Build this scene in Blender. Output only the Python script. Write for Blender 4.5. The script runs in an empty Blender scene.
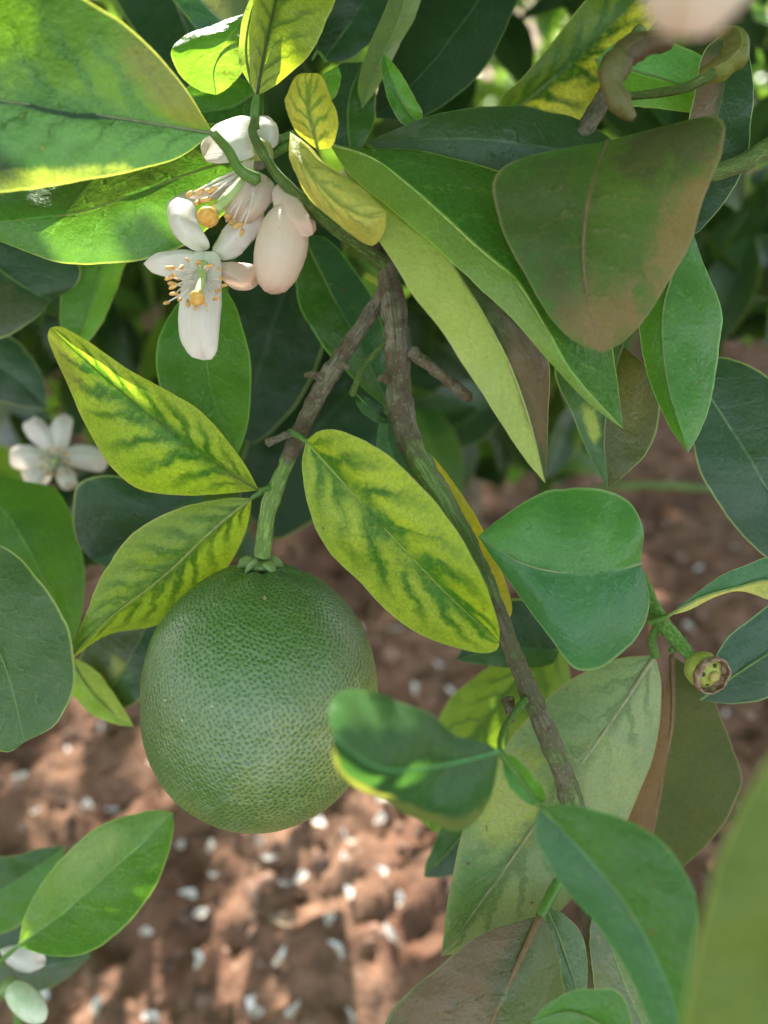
import bpy, bmesh, math, random
from mathutils import Vector, Matrix, noise
rnd = random.Random(7)
sc = bpy.context.scene
COL = sc.collection

# ------------------------------------------------------------------ camera
F = 753.6                                   # focal length in pixels of the 768x1024 frame
PITCH = math.radians(35)
CAM = Vector((0, 0, 0.55))
FWD = Vector((0, math.cos(PITCH), -math.sin(PITCH)))
RIGHT = Vector((1, 0, 0))
UP = RIGHT.cross(FWD)
def P(x, y, d):
    return CAM + d * (FWD + RIGHT * ((x - 384) / F) - UP * ((y - 512) / F))
def G(x, y, z=0.0):
    r = FWD + RIGHT * ((x - 384) / F) - UP * ((y - 512) / F)
    return CAM + r * ((z - CAM.z) / r.z)
cam = bpy.data.objects.new('camera', bpy.data.cameras.new('camera'))
COL.objects.link(cam); sc.camera = cam
cam.location = CAM
cam.rotation_euler = (math.pi / 2 - PITCH, 0, 0)
cam.data.sensor_width = 36; cam.data.lens = 36 * F / 1024
cam.data.clip_start = 0.01; cam.data.clip_end = 500
cam.data.dof.use_dof = True
cam.data.dof.focus_distance = 0.207
cam.data.dof.aperture_fstop = 6.1

# ------------------------------------------------------------------ light
SUN_EL, SUN_AZ = math.radians(33), math.radians(-14)     # azimuth from +Y (ahead), negative = to the left
SUN = Vector((math.sin(SUN_AZ) * math.cos(SUN_EL), math.cos(SUN_AZ) * math.cos(SUN_EL), math.sin(SUN_EL)))
w = bpy.data.worlds.new('World'); sc.world = w; w.use_nodes = True
nt = w.node_tree
sky = nt.nodes.new('ShaderNodeTexSky'); sky.sky_type = 'NISHITA'; sky.sun_disc = False
sky.sun_elevation = SUN_EL; sky.sun_rotation = SUN_AZ
sky.dust_density = 2.0; sky.ozone_density = 0.6
bg = nt.nodes['Background']; bg.inputs['Strength'].default_value = 0.15
hs = nt.nodes.new('ShaderNodeHueSaturation'); hs.inputs['Saturation'].default_value = 0.55      # thin bright haze: a paler sky
nt.links.new(sky.outputs[0], hs.inputs['Color']); nt.links.new(hs.outputs[0], bg.inputs['Color'])
sl = bpy.data.lights.new('sun', 'SUN'); sl.energy = 3.4; sl.angle = math.radians(0.53); sl.color = (1, 0.95, 0.86)
so = bpy.data.objects.new('sun', sl); COL.objects.link(so)
so.rotation_euler = SUN.to_track_quat('Z', 'Y').to_euler()
so.location = (0, 0, 5)
sc.view_settings.view_transform = 'Standard'; sc.view_settings.look = 'None'
sc.view_settings.exposure = 2.42; sc.view_settings.gamma = 1
sc.render.engine = 'CYCLES'
sc.cycles.max_bounces = 8; sc.cycles.diffuse_bounces = 5; sc.cycles.transmission_bounces = 5
sc.cycles.sample_clamp_indirect = 6
sc.cycles.use_denoising = True

# ------------------------------------------------------------------ node helper
class NT:
    def __init__(s, name):
        s.m = bpy.data.materials.new(name); s.m.use_nodes = True
        s.t = s.m.node_tree; s.t.nodes.clear()
        s.out = s.t.nodes.new('ShaderNodeOutputMaterial')
    def n(s, typ, **k):
        a = s.t.nodes.new(typ)
        for kk, v in k.items(): setattr(a, kk, v)
        return a
    def put(s, sock, v):
        if v is None: return
        if isinstance(v, bpy.types.NodeSocket): s.t.links.new(v, sock)
        elif isinstance(v, (tuple, list)): sock.default_value = tuple(v) + ((1,) if len(v) == 3 and len(sock.default_value) == 4 else ())
        else: sock.default_value = v
    def math(s, op, a, b=None, c=None, clamp=False):
        x = s.n('ShaderNodeMath', operation=op, use_clamp=clamp)
        s.put(x.inputs[0], a); s.put(x.inputs[1], b); s.put(x.inputs[2], c)
        return x.outputs[0]
    def mix(s, f, a, b, blend='MIX'):
        x = s.n('ShaderNodeMix', data_type='RGBA', blend_type=blend, clamp_factor=True)
        s.put(x.inputs[0], f); s.put(x.inputs[6], a); s.put(x.inputs[7], b)
        return x.outputs[2]
    def ss(s, v, lo, hi, a=0.0, b=1.0):
        x = s.n('ShaderNodeMapRange', interpolation_type='SMOOTHSTEP')
        s.put(x.inputs[0], v)
        if lo > hi: lo, hi, a, b = hi, lo, b, a
        x.inputs[1].default_value = lo; x.inputs[2].default_value = hi
        x.inputs[3].default_value = a; x.inputs[4].default_value = b
        return x.outputs[0]
    def noise(s, scale, detail=3, rough=0.55, vec=None, dist=0.0):
        x = s.n('ShaderNodeTexNoise'); x.inputs['Scale'].default_value = scale
        x.inputs['Detail'].default_value = detail; x.inputs['Roughness'].default_value = rough
        x.inputs['Distortion'].default_value = dist
        s.put(x.inputs['Vector'], vec if vec is not None else s.obj())
        return x.outputs['Fac']
    def obj(s):
        if not hasattr(s, '_o'): s._o = s.n('ShaderNodeTexCoord').outputs['Object']
        return s._o
    def uv(s):
        if not hasattr(s, '_u'):
            x = s.n('ShaderNodeSeparateXYZ'); s.t.links.new(s.n('ShaderNodeTexCoord').outputs['UV'], x.inputs[0])
            s._u = x.outputs
        return s._u
    def bump(s, h, strength=0.3, dist=0.001):
        b = s.n('ShaderNodeBump'); b.inputs['Strength'].default_value = strength
        b.inputs['Distance'].default_value = dist; s.put(b.inputs['Height'], h)
        return b.outputs[0]
    def principled(s, col, rough=0.5, spec=0.5, normal=None, sss=0.0, radius=(0.002, 0.004, 0.001), coat=0):
        p = s.n('ShaderNodeBsdfPrincipled')
        s.put(p.inputs['Base Color'], col); s.put(p.inputs['Roughness'], rough)
        s.put(p.inputs['Specular IOR Level'], spec); s.put(p.inputs['Normal'], normal)
        if sss:
            p.inputs['Subsurface Weight'].default_value = sss
            p.inputs['Subsurface Radius'].default_value = (1, 1, 1)
            p.inputs['Subsurface Radius'].default_value = radius
            p.inputs['Subsurface Scale'].default_value = 1.0
        p.inputs['Coat Weight'].default_value = coat; p.inputs['Coat Roughness'].default_value = .38
        return p.outputs[0]
    def done(s, sh):
        s.t.links.new(sh, s.out.inputs['Surface']); return s.m

# colours of leaf blades (linear albedo)
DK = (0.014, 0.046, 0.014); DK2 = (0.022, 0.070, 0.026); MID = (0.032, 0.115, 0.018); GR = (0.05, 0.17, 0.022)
BR = (0.09, 0.26, 0.03); TEAL = (0.035, 0.125, 0.060); PALE = (0.27, 0.38, 0.07); YEL = (0.32, 0.44, 0.045)
OLV = (0.07, 0.085, 0.022); BRN = (0.17, 0.095, 0.05); GREY = (0.10, 0.15, 0.075)

_seed = [0]
def leaf_mat(cl, cr=None, mott=None, mw=0.5, patches=(), tr=0.42, tc=None, rough=0.33, rim=(0.35, 0.45, 0.12), rimw=0.55,
             vein=None, veina=0.16, nv=8, bump=0.38, spec=0.45, speck=0.0, vary=0.5):
    """leaf blade: cl / cr colour of the two halves, mott = green that stays along the veins of a yellowing leaf"""
    _seed[0] += 1; sd = _seed[0] * 1.37
    s = NT('leaf_blade')
    u, v = s.uv()[0], s.uv()[1]
    a = s.math('MULTIPLY', s.math('ABSOLUTE', s.math('SUBTRACT', u, 0.5)), 2)
    cr = cr or cl
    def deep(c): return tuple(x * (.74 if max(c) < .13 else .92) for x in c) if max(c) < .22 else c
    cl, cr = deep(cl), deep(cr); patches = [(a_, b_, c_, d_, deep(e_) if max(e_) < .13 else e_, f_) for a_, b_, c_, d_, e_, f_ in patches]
    off = s.n('ShaderNodeVectorMath', operation='ADD'); s.put(off.inputs[0], s.obj()); off.inputs[1].default_value = (sd, sd * .7, -sd)
    vec = off.outputs[0]
    nlow = s.noise(38, 2, 0.5, vec); nmid = s.noise(150, 4, 0.6, vec); nfin = s.noise(900, 3, 0.6, vec)
    side = s.math('GREATER_THAN', u, 0.5)
    col = s.mix(s.ss(u, 0.485, 0.515), cl, cr)
    # slow change of hue
    col = s.mix(s.math('MULTIPLY', s.ss(nlow, 0.35, 0.7), vary), col, s.mix(1.0, col, (1.7, 1.45, 1.1), 'MULTIPLY'))
    ph = s.math('ADD', s.math('SUBTRACT', s.math('MULTIPLY', v, nv), s.math('MULTIPLY', a, 1.7)),
                s.math('ADD', s.math('MULTIPLY', side, 0.45), s.math('MULTIPLY', s.math('SUBTRACT', nmid, 0.5), 1.35)))
    fr = s.math('ABSOLUTE', s.math('SUBTRACT', s.math('FRACT', ph), 0.5))      # 0 on a vein
    line = s.math('MULTIPLY', s.ss(fr, 0.045, 0.0), s.ss(a, 0.95, 0.4))
    if mott:
        near = s.math('ADD', s.math('MULTIPLY', s.ss(fr, 0.30 * mw + 0.10, 0.04), s.ss(a, 1.08, 0.35, 0, 1)), s.ss(a, 0.30 * mw + 0.05, 0.03), clamp=True)
        near = s.math('MULTIPLY', near, s.ss(s.noise(75, 3, 0.6, vec), 0.28, 0.5, 0.35, 1))
        near = s.math('ADD', near, s.ss(nlow, 0.60, 0.78, 0, 0.7), clamp=True)
        near = s.math('MULTIPLY', near, s.ss(s.noise(420, 4, 0.65, vec), 0.3, 0.55, 0.62, 1))
        col = s.mix(near, col, mott)
    for (pu, pv, ru, rv, pc, pa) in patches:
        du = s.math('POWER', s.math('DIVIDE', s.math('SUBTRACT', u, pu), ru), 2)
        dv = s.math('POWER', s.math('DIVIDE', s.math('SUBTRACT', v, pv), rv), 2)
        dd = s.math('ADD', s.math('SQRT', s.math('ADD', du, dv)), s.math('MULTIPLY', s.math('SUBTRACT', s.noise(120, 7, 0.72, vec), 0.5), 1.9))
        col = s.mix(s.math('MULTIPLY', s.ss(dd, 1.15, 0.45), pa), col, pc)
    vc = vein or (tuple(c * .8 for c in mott) if mott else tuple(min(0.6, c * 2.2 + 0.03) for c in cl))
    col = s.mix(s.math('MULTIPLY', line, veina), col, vc)
    col = s.mix(s.ss(a, 0.035, 0.012, 0, 0.5), col, vc)
    net = s.n('ShaderNodeTexVoronoi'); net.feature = 'DISTANCE_TO_EDGE'; net.inputs['Scale'].default_value = 520
    wv = s.n('ShaderNodeTexNoise'); wv.inputs['Scale'].default_value = 300; s.put(wv.inputs['Vector'], vec)
    wa = s.n('ShaderNodeVectorMath', operation='MULTIPLY_ADD'); s.put(wa.inputs[0], wv.outputs['Color']); wa.inputs[1].default_value = (.004,) * 3; s.put(wa.inputs[2], vec)
    s.put(net.inputs['Vector'], wa.outputs[0])
    netl = s.ss(net.outputs['Distance'], .10, .02)
    col = s.mix(s.math('MULTIPLY', netl, (.24 if mott else .08)), col, mott or vc)
    # cellular mottling + oil dots
    col = s.mix(s.ss(nfin, 0.3, 0.75, 0.0, 0.35), col, s.mix(1.0, col, (1.5, 1.4, 1.3), 'MULTIPLY'))
    vo = s.n('ShaderNodeTexVoronoi'); vo.inputs['Scale'].default_value = 900; s.put(vo.inputs['Vector'], vec)
    col = s.mix(s.ss(vo.outputs['Distance'], 0.22, 0.08, 0, 0.28), col, s.mix(1.0, col, (0.5, 0.6, 0.5), 'MULTIPLY'))
    # blemishes
    bl = s.ss(s.noise(260, 2, 0.5, vec), 0.72, 0.78, 0, 0.55 + speck)
    col = s.mix(bl, col, (0.13, 0.085, 0.03))
    if speck:
        col = s.mix(s.ss(s.noise(420, 5, 0.7, vec), 0.52, 0.70, 0, speck), col, (0.30, 0.28, 0.20))
    col = s.mix(s.math('MULTIPLY', s.ss(a, 0.955, 0.985), rimw), col, rim)
    h = s.math('ADD', s.math('MULTIPLY', s.ss(fr, 0.10, 0.0), s.ss(a, 1.0, 0.3, 0, -0.16)),
               s.math('ADD', s.math('MULTIPLY', s.noise(210, 4, 0.6, vec), 1.2), s.math('ADD', s.math('MULTIPLY', nfin, 0.25), s.math('MULTIPLY', netl, -.04))))
    nm = s.bump(h, bump, 0.0016)
    tcx = s.mix(1.0, col, (3.3, 2.5, 1.0) if tc is None else tc, 'MULTIPLY')
    tn = s.n('ShaderNodeBsdfTranslucent'); s.put(tn.inputs['Color'], tcx); s.put(tn.inputs['Normal'], nm)
    rr = s.ss(nmid, 0.3, 0.7, rough - 0.06, rough + 0.12)
    pr = s.principled(col, rr, spec, nm)
    mx = s.n('ShaderNodeMixShader'); mx.inputs[0].default_value = tr
    s.t.links.new(pr, mx.inputs[1]); s.t.links.new(tn.outputs[0], mx.inputs[2])
    return s.done(mx.outputs[0])

def soft_mat(name, c1, c2, rough=0.5, tr=0.35, scale=300, tint=(1, 1, 1), spec=0.3, bump=0.15, base=None, pt=None):
    s = NT(name)
    n1 = s.noise(scale, 4); v = s.uv()[1]
    col = s.mix(s.ss(n1, 0.35, 0.7), c1, c2)
    if base: col = s.mix(s.ss(v, 0.35, 0.0, 0, 0.8), col, base)
    if pt: col = s.mix(s.ss(v, 0.5, 1.0, 0, 0.7), col, pt)
    st = s.noise(60, 2, 0.5, None)
    nm = s.bump(s.math('ADD', n1, st), bump, 0.0006)
    t = s.n('ShaderNodeBsdfTranslucent'); s.put(t.inputs['Color'], s.mix(1.0, col, tint, 'MULTIPLY'))
    mx = s.n('ShaderNodeMixShader'); mx.inputs[0].default_value = tr
    s.t.links.new(s.principled(col, rough, spec, nm), mx.inputs[1]); s.t.links.new(t.outputs[0], mx.inputs[2])
    return s.done(mx.outputs[0])

def bark_mat(name, stops, green=(0.085, 0.13, 0.035), brown=(0.10, 0.062, 0.038), grey=(0.195, 0.165, 0.115)):
    """stops: list of (v, woodiness) along the branch; 0 green skin, 1 brown bark"""
    s = NT(name)
    u, v = s.uv()[0], s.uv()[1]
    cr = s.n('ShaderNodeValToRGB'); s.put(cr.inputs[0], v)
    e = cr.color_ramp.elements
    e[0].position = stops[0][0]; e[0].color = (stops[0][1],) * 3 + (1,)
    e[1].position = stops[-1][0]; e[1].color = (stops[-1][1],) * 3 + (1,)
    for p, q in stops[1:-1]:
        k = e.new(p); k.color = (q,) * 3 + (1,)
    cv = s.n('ShaderNodeCombineXYZ')
    ua = s.math('MULTIPLY', u, 2 * math.pi)
    s.put(cv.inputs[0], s.math('MULTIPLY', s.math('COSINE', ua), 1.6)); s.put(cv.inputs[1], s.math('MULTIPLY', s.math('SINE', ua), 1.6)); s.put(cv.inputs[2], s.math('MULTIPLY', v, 7.0))
    streak = s.noise(2.6, 5, 0.65, cv.outputs[0], 0.4)
    n1 = s.noise(420, 5, 0.65); n2 = s.noise(120, 4, 0.6)
    gcol = s.mix(s.ss(streak, 0.45, 0.65), green, tuple(min(1, c * 1.9 + 0.02) for c in green))
    gcol = s.mix(s.ss(n1, 0.5, 0.75, 0, 0.5), gcol, (0.05, 0.07, 0.02))
    bcol = s.mix(s.ss(n2, 0.4, 0.62), brown, grey)
    bcol = s.mix(s.ss(streak, 0.46, 0.60, 0, 0.8), bcol, (0.055, 0.075, 0.03))
    bcol = s.mix(s.ss(n1, 0.52, 0.72, 0, 0.7), bcol, (0.05, 0.028, 0.018))
    k = s.math('ADD', cr.outputs[0], s.math('MULTIPLY', s.math('SUBTRACT', n2, 0.5), 1.3))
    k2 = s.ss(k, 0.35, 0.7)
    col = s.mix(k2, gcol, bcol)
    vo = s.n('ShaderNodeTexVoronoi'); vo.inputs['Scale'].default_value = 650; s.put(vo.inputs['Vector'], s.obj())
    col = s.mix(s.ss(vo.outputs['Distance'], 0.25, 0.12, 0, 0.4), col, (0.30, 0.27, 0.18))
    h = s.math('ADD', s.math('MULTIPLY', s.math('MULTIPLY', n1, k2), 1.2), s.math('ADD', streak, s.math('MULTIPLY', n2, 0.6)))
    return s.done(s.principled(col, 0.62, 0.35, s.bump(h, 0.8, 0.0012)))

# ------------------------------------------------------------------ geometry helpers
def spline(pts, n):
    """Catmull-Rom through pts (Vectors), resampled to n+1 points at equal arc length"""
    if len(pts) == 2: return [pts[0].lerp(pts[1], i / n) for i in range(n + 1)]
    q = [pts[0] * 2 - pts[1]] + list(pts) + [pts[-1] * 2 - pts[-2]]
    d = []
    for i in range(1, len(q) - 2):
        p0, p1, p2, p3 = q[i - 1:i + 3]
        for k in range(24):
            t = k / 24
            d.append(0.5 * ((2 * p1) + (p2 - p0) * t + (2 * p0 - 5 * p1 + 4 * p2 - p3) * t * t + (3 * p1 - p0 - 3 * p2 + p3) * t ** 3))
    d.append(pts[-1].copy())
    L = [0.0]
    for i in range(1, len(d)): L.append(L[-1] + (d[i] - d[i - 1]).length)
    out = []; j = 0
    for i in range(n + 1):
        s = L[-1] * i / n
        while j < len(L) - 2 and L[j + 1] < s: j += 1
        sp = max(L[j + 1] - L[j], 1e-12)
        out.append(d[j].lerp(d[j + 1], min(1, max(0, (s - L[j]) / sp))))
    return out

ORG = {}
class MB:
    def __init__(s): s.v = []; s.f = []; s.uv = []
    def add(s, vs, fs, uvs):
        b = len(s.v); s.v += vs; s.uv += uvs
        s.f += [tuple(i + b for i in f) for f in fs]
    def build(s, name, mat, parent=None, smooth=True):
        me = bpy.data.meshes.new(name)
        org = Vector((0, 0, 0))
        if parent is not None: org = ORG[parent.name].copy()
        elif s.v:
            org = sum((Vector(x) for x in s.v), Vector()) / len(s.v)
        me.from_pydata([Vector(x) - org for x in s.v], [], s.f)
        ul = me.uv_layers.new(name='uv')
        flat = []
        for l in me.loops: flat += s.uv[l.vertex_index]
        ul.data.foreach_set('uv', flat)
        if smooth: me.polygons.foreach_set('use_smooth', [True] * len(me.polygons))
        me.materials.append(mat)
        o = bpy.data.objects.new(name, me); COL.objects.link(o)
        if parent is None: o.location = org
        else: o.parent = parent
        ORG[o.name] = org.copy()
        return o

def tube(mb, pts, radii, seg=12, n=None, rough=0.0, rs=300, flat=1.0, cap=True):
    n = n or max(6, len(pts) * 8)
    P4 = [Vector((p.x, p.y, p.z)) for p in pts]
    c = spline(P4, n)
    rad = []
    m = len(radii) - 1
    for i in range(n + 1):
        t = i / n * m; k = min(int(t), m - 1) if m else 0
        r = radii[0] if not m else radii[k] + (radii[k + 1] - radii[k]) * (t - k)
        rad.append(r)
    vs = []; uv = []; fs = []
    tn = (c[1] - c[0]).normalized(); side = tn.orthogonal().normalized()
    for i in range(n + 1):
        tn = ((c[min(i + 1, n)] - c[max(i - 1, 0)])).normalized()
        side = (side - tn * side.dot(tn)).normalized(); up = tn.cross(side)
        for k in range(seg + 1):
            a = 2 * math.pi * (k % seg) / seg
            dv = side * math.cos(a) + up * math.sin(a) * flat
            p = c[i] + dv * rad[i]
            if rough: p += dv * rad[i] * rough * (noise.fractal(p * rs, 1, 2, 3) + 0.9 * noise.noise(p * rs * 0.3) + 1.1 * max(0, noise.noise(c[i] * 95 + Vector((5, 1, 0)))))
            vs.append(p); uv.append((k / seg, i / n))
    w_ = seg + 1
    for i in range(n):
        for k in range(seg):
            fs.append((i * w_ + k, i * w_ + k + 1, (i + 1) * w_ + k + 1, (i + 1) * w_ + k))
    if cap:
        for i, s0 in ((0, -1), (n, 1)):
            b = len(vs); vs.append(c[i] + ((c[i] - c[i - 1]) if i else (c[0] - c[1])).normalized() * rad[i] * 0.5); uv.append((0.5, i / n))
            for k in range(seg):
                f = (i * w_ + k, i * w_ + k + 1, b)
                fs.append(f if s0 > 0 else f[::-1])
    mb.add(vs, fs, uv)
    return c

def ellipsoid(mb, c, axis, r, length, seg=14, rings=10, prof=None, rough=0):
    axis = axis.normalized(); s = axis.orthogonal().normalized(); t = axis.cross(s)
    vs = []; uv = []; fs = []
    for i in range(rings + 1):
        th = math.pi * i / rings
        h = -math.cos(th); q = math.sin(th)
        if prof: q = prof(i / rings)
        for k in range(seg + 1):
            a = 2 * math.pi * (k % seg) / seg
            p = c + axis * h * length / 2 + (s * math.cos(a) + t * math.sin(a)) * r * q
            if rough: p += (p - c) * rough * noise.noise(p * 600)
            vs.append(p); uv.append((k / seg, i / rings))
    for i in range(rings):
        for k in range(seg):
            b = i * (seg + 1) + k
            fs.append((b, b + 1, b + seg + 2, b + seg + 1))
    mb.add(vs, fs, uv)

def tag(o, label=None, cat=None, group=None, kind=None):
    if label: o['label'] = label
    if cat: o['category'] = cat
    if group: o['group'] = group
    if kind: o['kind'] = kind
    return o
def empty(name, loc):
    o = bpy.data.objects.new(name, None); COL.objects.link(o); o.location = loc
    o.empty_display_size = 0.005
    ORG[o.name] = Vector(loc)
    return o

def fill_depth(pts, dd):
    """pts of (x,y) or (x,y,d): missing depths are interpolated between those given"""
    n = len(pts); known = [(i, p[2]) for i, p in enumerate(pts) if len(p) > 2]
    if not known: known = [(0, dd)]
    out = []
    for i, p in enumerate(pts):
        lo = [k for k in known if k[0] <= i]; hi = [k for k in known if k[0] >= i]
        if lo and hi:
            a, b = lo[-1], hi[0]
            d = a[1] if a[0] == b[0] else a[1] + (b[1] - a[1]) * (i - a[0]) / (b[0] - a[0])
        else: d = (lo or hi)[-1 if lo else 0][1]
        out.append((p[0], p[1], d))
    return out

def blade(mb, mid, L, R, d=0.2, eL=0.0, eR=0.0, bul=0.055, wav=0.0008, nv=44, nu=9, thick=0.0):
    mid = fill_depth(mid, d)
    M = spline([P(*p) for p in mid], nv)
    dm = [(m - CAM).dot(FWD) for m in M]
    seed = Vector((rnd.uniform(0, 50), rnd.uniform(0, 50), 0))
    sides = []
    for E, e, sg in ((L, eL, -1), (R, eR, 1)):
        k = len(E) + 1
        pts = [P(*mid[0])]
        for i, p in enumerate(E):
            t = (i + 1) / k
            if len(p) > 2: dd = p[2]
            else: dd = dm[int(t * nv)] + e * math.sin(math.pi * t) ** 0.7
            pts.append(P(p[0], p[1], dd))
        pts.append(P(*mid[-1]))
        S = spline(pts, nv)
        for i in range(nv + 1):
            t = i / nv
            S[i] += FWD * wav * math.sin(math.pi * t) * 2.0 * noise.noise(Vector((t * 5, sg * 3, 0)) + seed)
            # tiny unevenness of the margin
            out = (S[i] - M[i])
            if out.length > 1e-6: S[i] += out.normalized() * 0.00022 * noise.noise(Vector((t * 26, sg * 9, 4)) + seed) * min(1, out.length / 0.004) + out * 0.045 * noise.noise(Vector((t * 7, sg * 5, 9)) + seed)
        sides.append(S)
    vs = []; uv = []; fs = []
    W = 2 * nu + 1
    for i in range(nv + 1):
        for j in range(-nu, nu + 1):
            S = sides[0] if j < 0 else sides[1]
            t = abs(j) / nu
            e = S[i] - M[i]
            p = M[i] + e * t + FWD * bul * e.length * math.sin(math.pi * t) * -1
            p += FWD * (0.0009 * noise.noise(p * 120) + 0.0018 * noise.noise(p * 48)) * math.sin(math.pi * i / nv)
            vs.append(p); uv.append((0.5 + 0.5 * j / nu, i / nv))
    for i in range(nv):
        for j in range(2 * nu):
            b = i * W + j
            fs.append((b, b + 1, b + W + 1, b + W))
    mb.add(vs, fs, uv)
    return M, sides

rib_mats = {}
def rib_mat(c):
    if c not in rib_mats:
        rib_mats[c] = soft_mat('midrib_skin', c, tuple(x * 0.75 for x in c), 0.45, 0.2, 500, (1.3, 1.2, 0.8))
    return rib_mats[c]
pet_m = soft_mat('petiole_skin', (0.09, 0.2, 0.04), (0.13, 0.24, 0.05), 0.42, 0.15, 400)

def leaf(label, mid, L, R, mat, petiole=None, ribc=(0.16, 0.26, 0.07), ribr=0.0003, pr=0.0009, group=None, name='leaf', **k):
    """one leaf thing: blade, midrib and (where it shows) petiole"""
    mb = MB(); M, S = blade(mb, mid, L, R, **k)
    e = empty(name, M[0]); tag(e, label, 'leaf', group)
    mb.build('blade', mat, e)
    if ribr:
        r = MB(); tube(r, M[::3] + [M[-1]], [ribr * 1.5, ribr * 1.15, ribr, ribr * 0.7, ribr * 0.3], 7, 30)
        r.build('midrib', rib_mat(ribc), e)
    if petiole:
        pp = fill_depth(petiole, k.get('d', 0.2))
        q = MB(); tube(q, [P(*x) for x in pp], [pr * 1.25, pr, pr * 0.95, pr * 0.75], 9, 16, 0.06)
        q.build('petiole', pet_m, e)
    return e

# ================================================================== the leaves traced one by one
# ---- upper left
leaf('large dark green leaf with yellow-lit upper half across the top left corner',
     [(213, 133, .188), (150, 123, .182), (80, 112, .178), (0, 101, .174), (-80, 96, .172), (-150, 100, .17)],
     [(190, 95), (158, 55), (115, 18), (50, -18), (-40, -35), (-110, 10)],
     [(172, 160), (112, 178), (50, 186), (-30, 188), (-100, 160)],
     leaf_mat((.024, .075, .012), (.024, .085, .036), mott=(.014, .050, .018), mw=0.5, patches=[(.2, .68, .26, .24, (0.08, .20, .015), .7), (.97, .6, .10, .4, (.20, .30, .06), .7), (.15, .12, .3, .2, (.07, .065, .03), .5)], tc=(2.6, 2.1, .9), tr=.42, veina=.15), eL=-.004, eR=.006,  # first patch paints the backlit sun into the upper half
     petiole=[(258, 180, .2), (240, 170, .198), (228, 150, .194), (213, 133, .188)], ribc=(.2, .26, .12), pr=.0014)
leaf('glossy mid green leaf under the large top left leaf, pointing left',
     [(262, 150, .215), (200, 170, .212), (150, 188, .21), (80, 212, .208), (0, 222, .206), (-50, 225, .205)],
     [(235, 125), (150, 130), (60, 165), (0, 195), (-30, 215)],
     [(250, 180), (215, 222), (165, 252), (115, 264), (60, 262), (0, 242)],
     leaf_mat(GR, GR, tr=.28, rough=.3, veina=.2, patches=[(.3, .5, .3, .3, OLV, .5)]), eL=.006, eR=.004, ribc=(.2, .28, .06))
leaf('dull dark green leaf cut by the left edge below the glossy leaf',
     [(-60, 215, .262), (-10, 262, .26), (30, 290, .26), (52, 300, .262)], [(-20, 232), (40, 245), (78, 262), (76, 285)], [(-60, 290), (-30, 335), (5, 338), (35, 318)],
     leaf_mat(DK2, DK2, tr=.25, patches=[(.8, .7, .3, .3, OLV, .6)]))
leaf('narrow bright green leaf hanging between the glossy leaf and the yellow mottled leaf',
     [(112, 225, .262), (100, 275, .262), (85, 318, .262), (74, 352, .262)], [(80, 240), (64, 285), (60, 320), (64, 345)], [(135, 240), (122, 270), (108, 312), (90, 340)],
     leaf_mat(GR, BR, tr=.45))
leaf('large mottled yellow leaf with green veins pointing up left towards the left edge',
     [(259, 490, .212), (215, 463, .208), (162, 424, .204), (105, 378, .202), (50, 328, .203)],
     [(243, 462), (208, 418), (175, 395), (130, 370), (85, 340), (62, 327)],
     [(225, 494), (180, 495), (140, 490), (110, 465), (85, 425), (60, 370), (48, 340)],
     leaf_mat(YEL, (.30, .44, .03), mott=(.05, .17, .012), mw=.85, tr=.5, nv=8, tc=(1.8, 1.8, 1.0), rim=(.4, .42, .08), veina=.55, patches=[(.5, .0, .6, .22, (.2, .26, .04), .8), (.9, .95, .4, .25, (.25, .25, .05), .6)]),
     petiole=[(278, 482, .219), (268, 488, .216), (259, 490, .212)], ribc=(.10, .15, .02), eL=-.007, eR=.009, wav=.0015)
leaf('curved yellow-green mottled leaf left of the fruit, its tip hanging down',
     [(252, 498, .224), (215, 528, .224), (165, 575, .224), (105, 622, .222), (66, 664, .215)],
     [(222, 499), (180, 508), (140, 530), (108, 568), (88, 610), (75, 640)],
     [(246, 530), (222, 575), (190, 612), (150, 627), (110, 634), (84, 650)],
     leaf_mat((.17, .27, .03), (.30, .43, .045), mott=(.06, .15, .016), mw=.9, nv=10, tr=.5, tc=(2.1, 2.0, .8), rim=(.45, .45, .15), vein=(.4, .42, .12)),
     petiole=[(285, 478, .222), (268, 488, .223), (252, 498, .224)], ribc=(.3, .34, .1), eL=-.002, eR=.014, wav=.0018)
leaf('bright yellow-green mottled leaf in the middle, right above the fruit',
     [(306, 441, .205), (350, 490, .200), (400, 545, .197), (450, 597, .196), (499, 642, .198)],
     [(322, 430), (350, 433), (388, 456), (430, 495), (466, 545), (488, 592), (499, 625)],
     [(302, 465), (308, 505), (328, 550), (360, 585), (400, 622), (440, 643), (480, 653), (497, 650)],
     leaf_mat((.34, .46, .03), YEL, mott=(.06, .19, .014), mw=.95, nv=6, tr=.5, tc=(1.5, 1.6, 1.0), rim=(.4, .48, .12), veina=.55),
     petiole=[(290, 432, .212), (299, 436, .209), (306, 441, .205)], ribc=(.26, .36, .06), eL=-.008, eR=.008, wav=.0014)
leaf('oval green leaf with pale edge hanging behind the open blossom',
     [(212, 275, .232), (204, 330, .23), (212, 395, .228), (237, 457, .228)],
     [(180, 300), (160, 340), (157, 378), (178, 415), (212, 445)], [(232, 300), (247, 345), (250, 395), (246, 430)],
     leaf_mat(GR, GR, tr=.4, rough=.3, rim=(.2, .42, .08), rimw=.8), eL=.002, eR=.006, ribc=(.15, .3, .06))
leaf('glossy green leaf hanging behind the fork of the two branches',
     [(303, 235, .25), (335, 300, .246), (362, 350, .244), (392, 412, .244)], [(296, 262), (300, 305), (322, 345), (360, 385)], [(330, 242), (368, 290), (385, 335), (392, 380)],
     leaf_mat(MID, TEAL, tr=.35, rough=.26, rim=(.16, .42, .08), rimw=.9), eL=.004, eR=.004)
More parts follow.
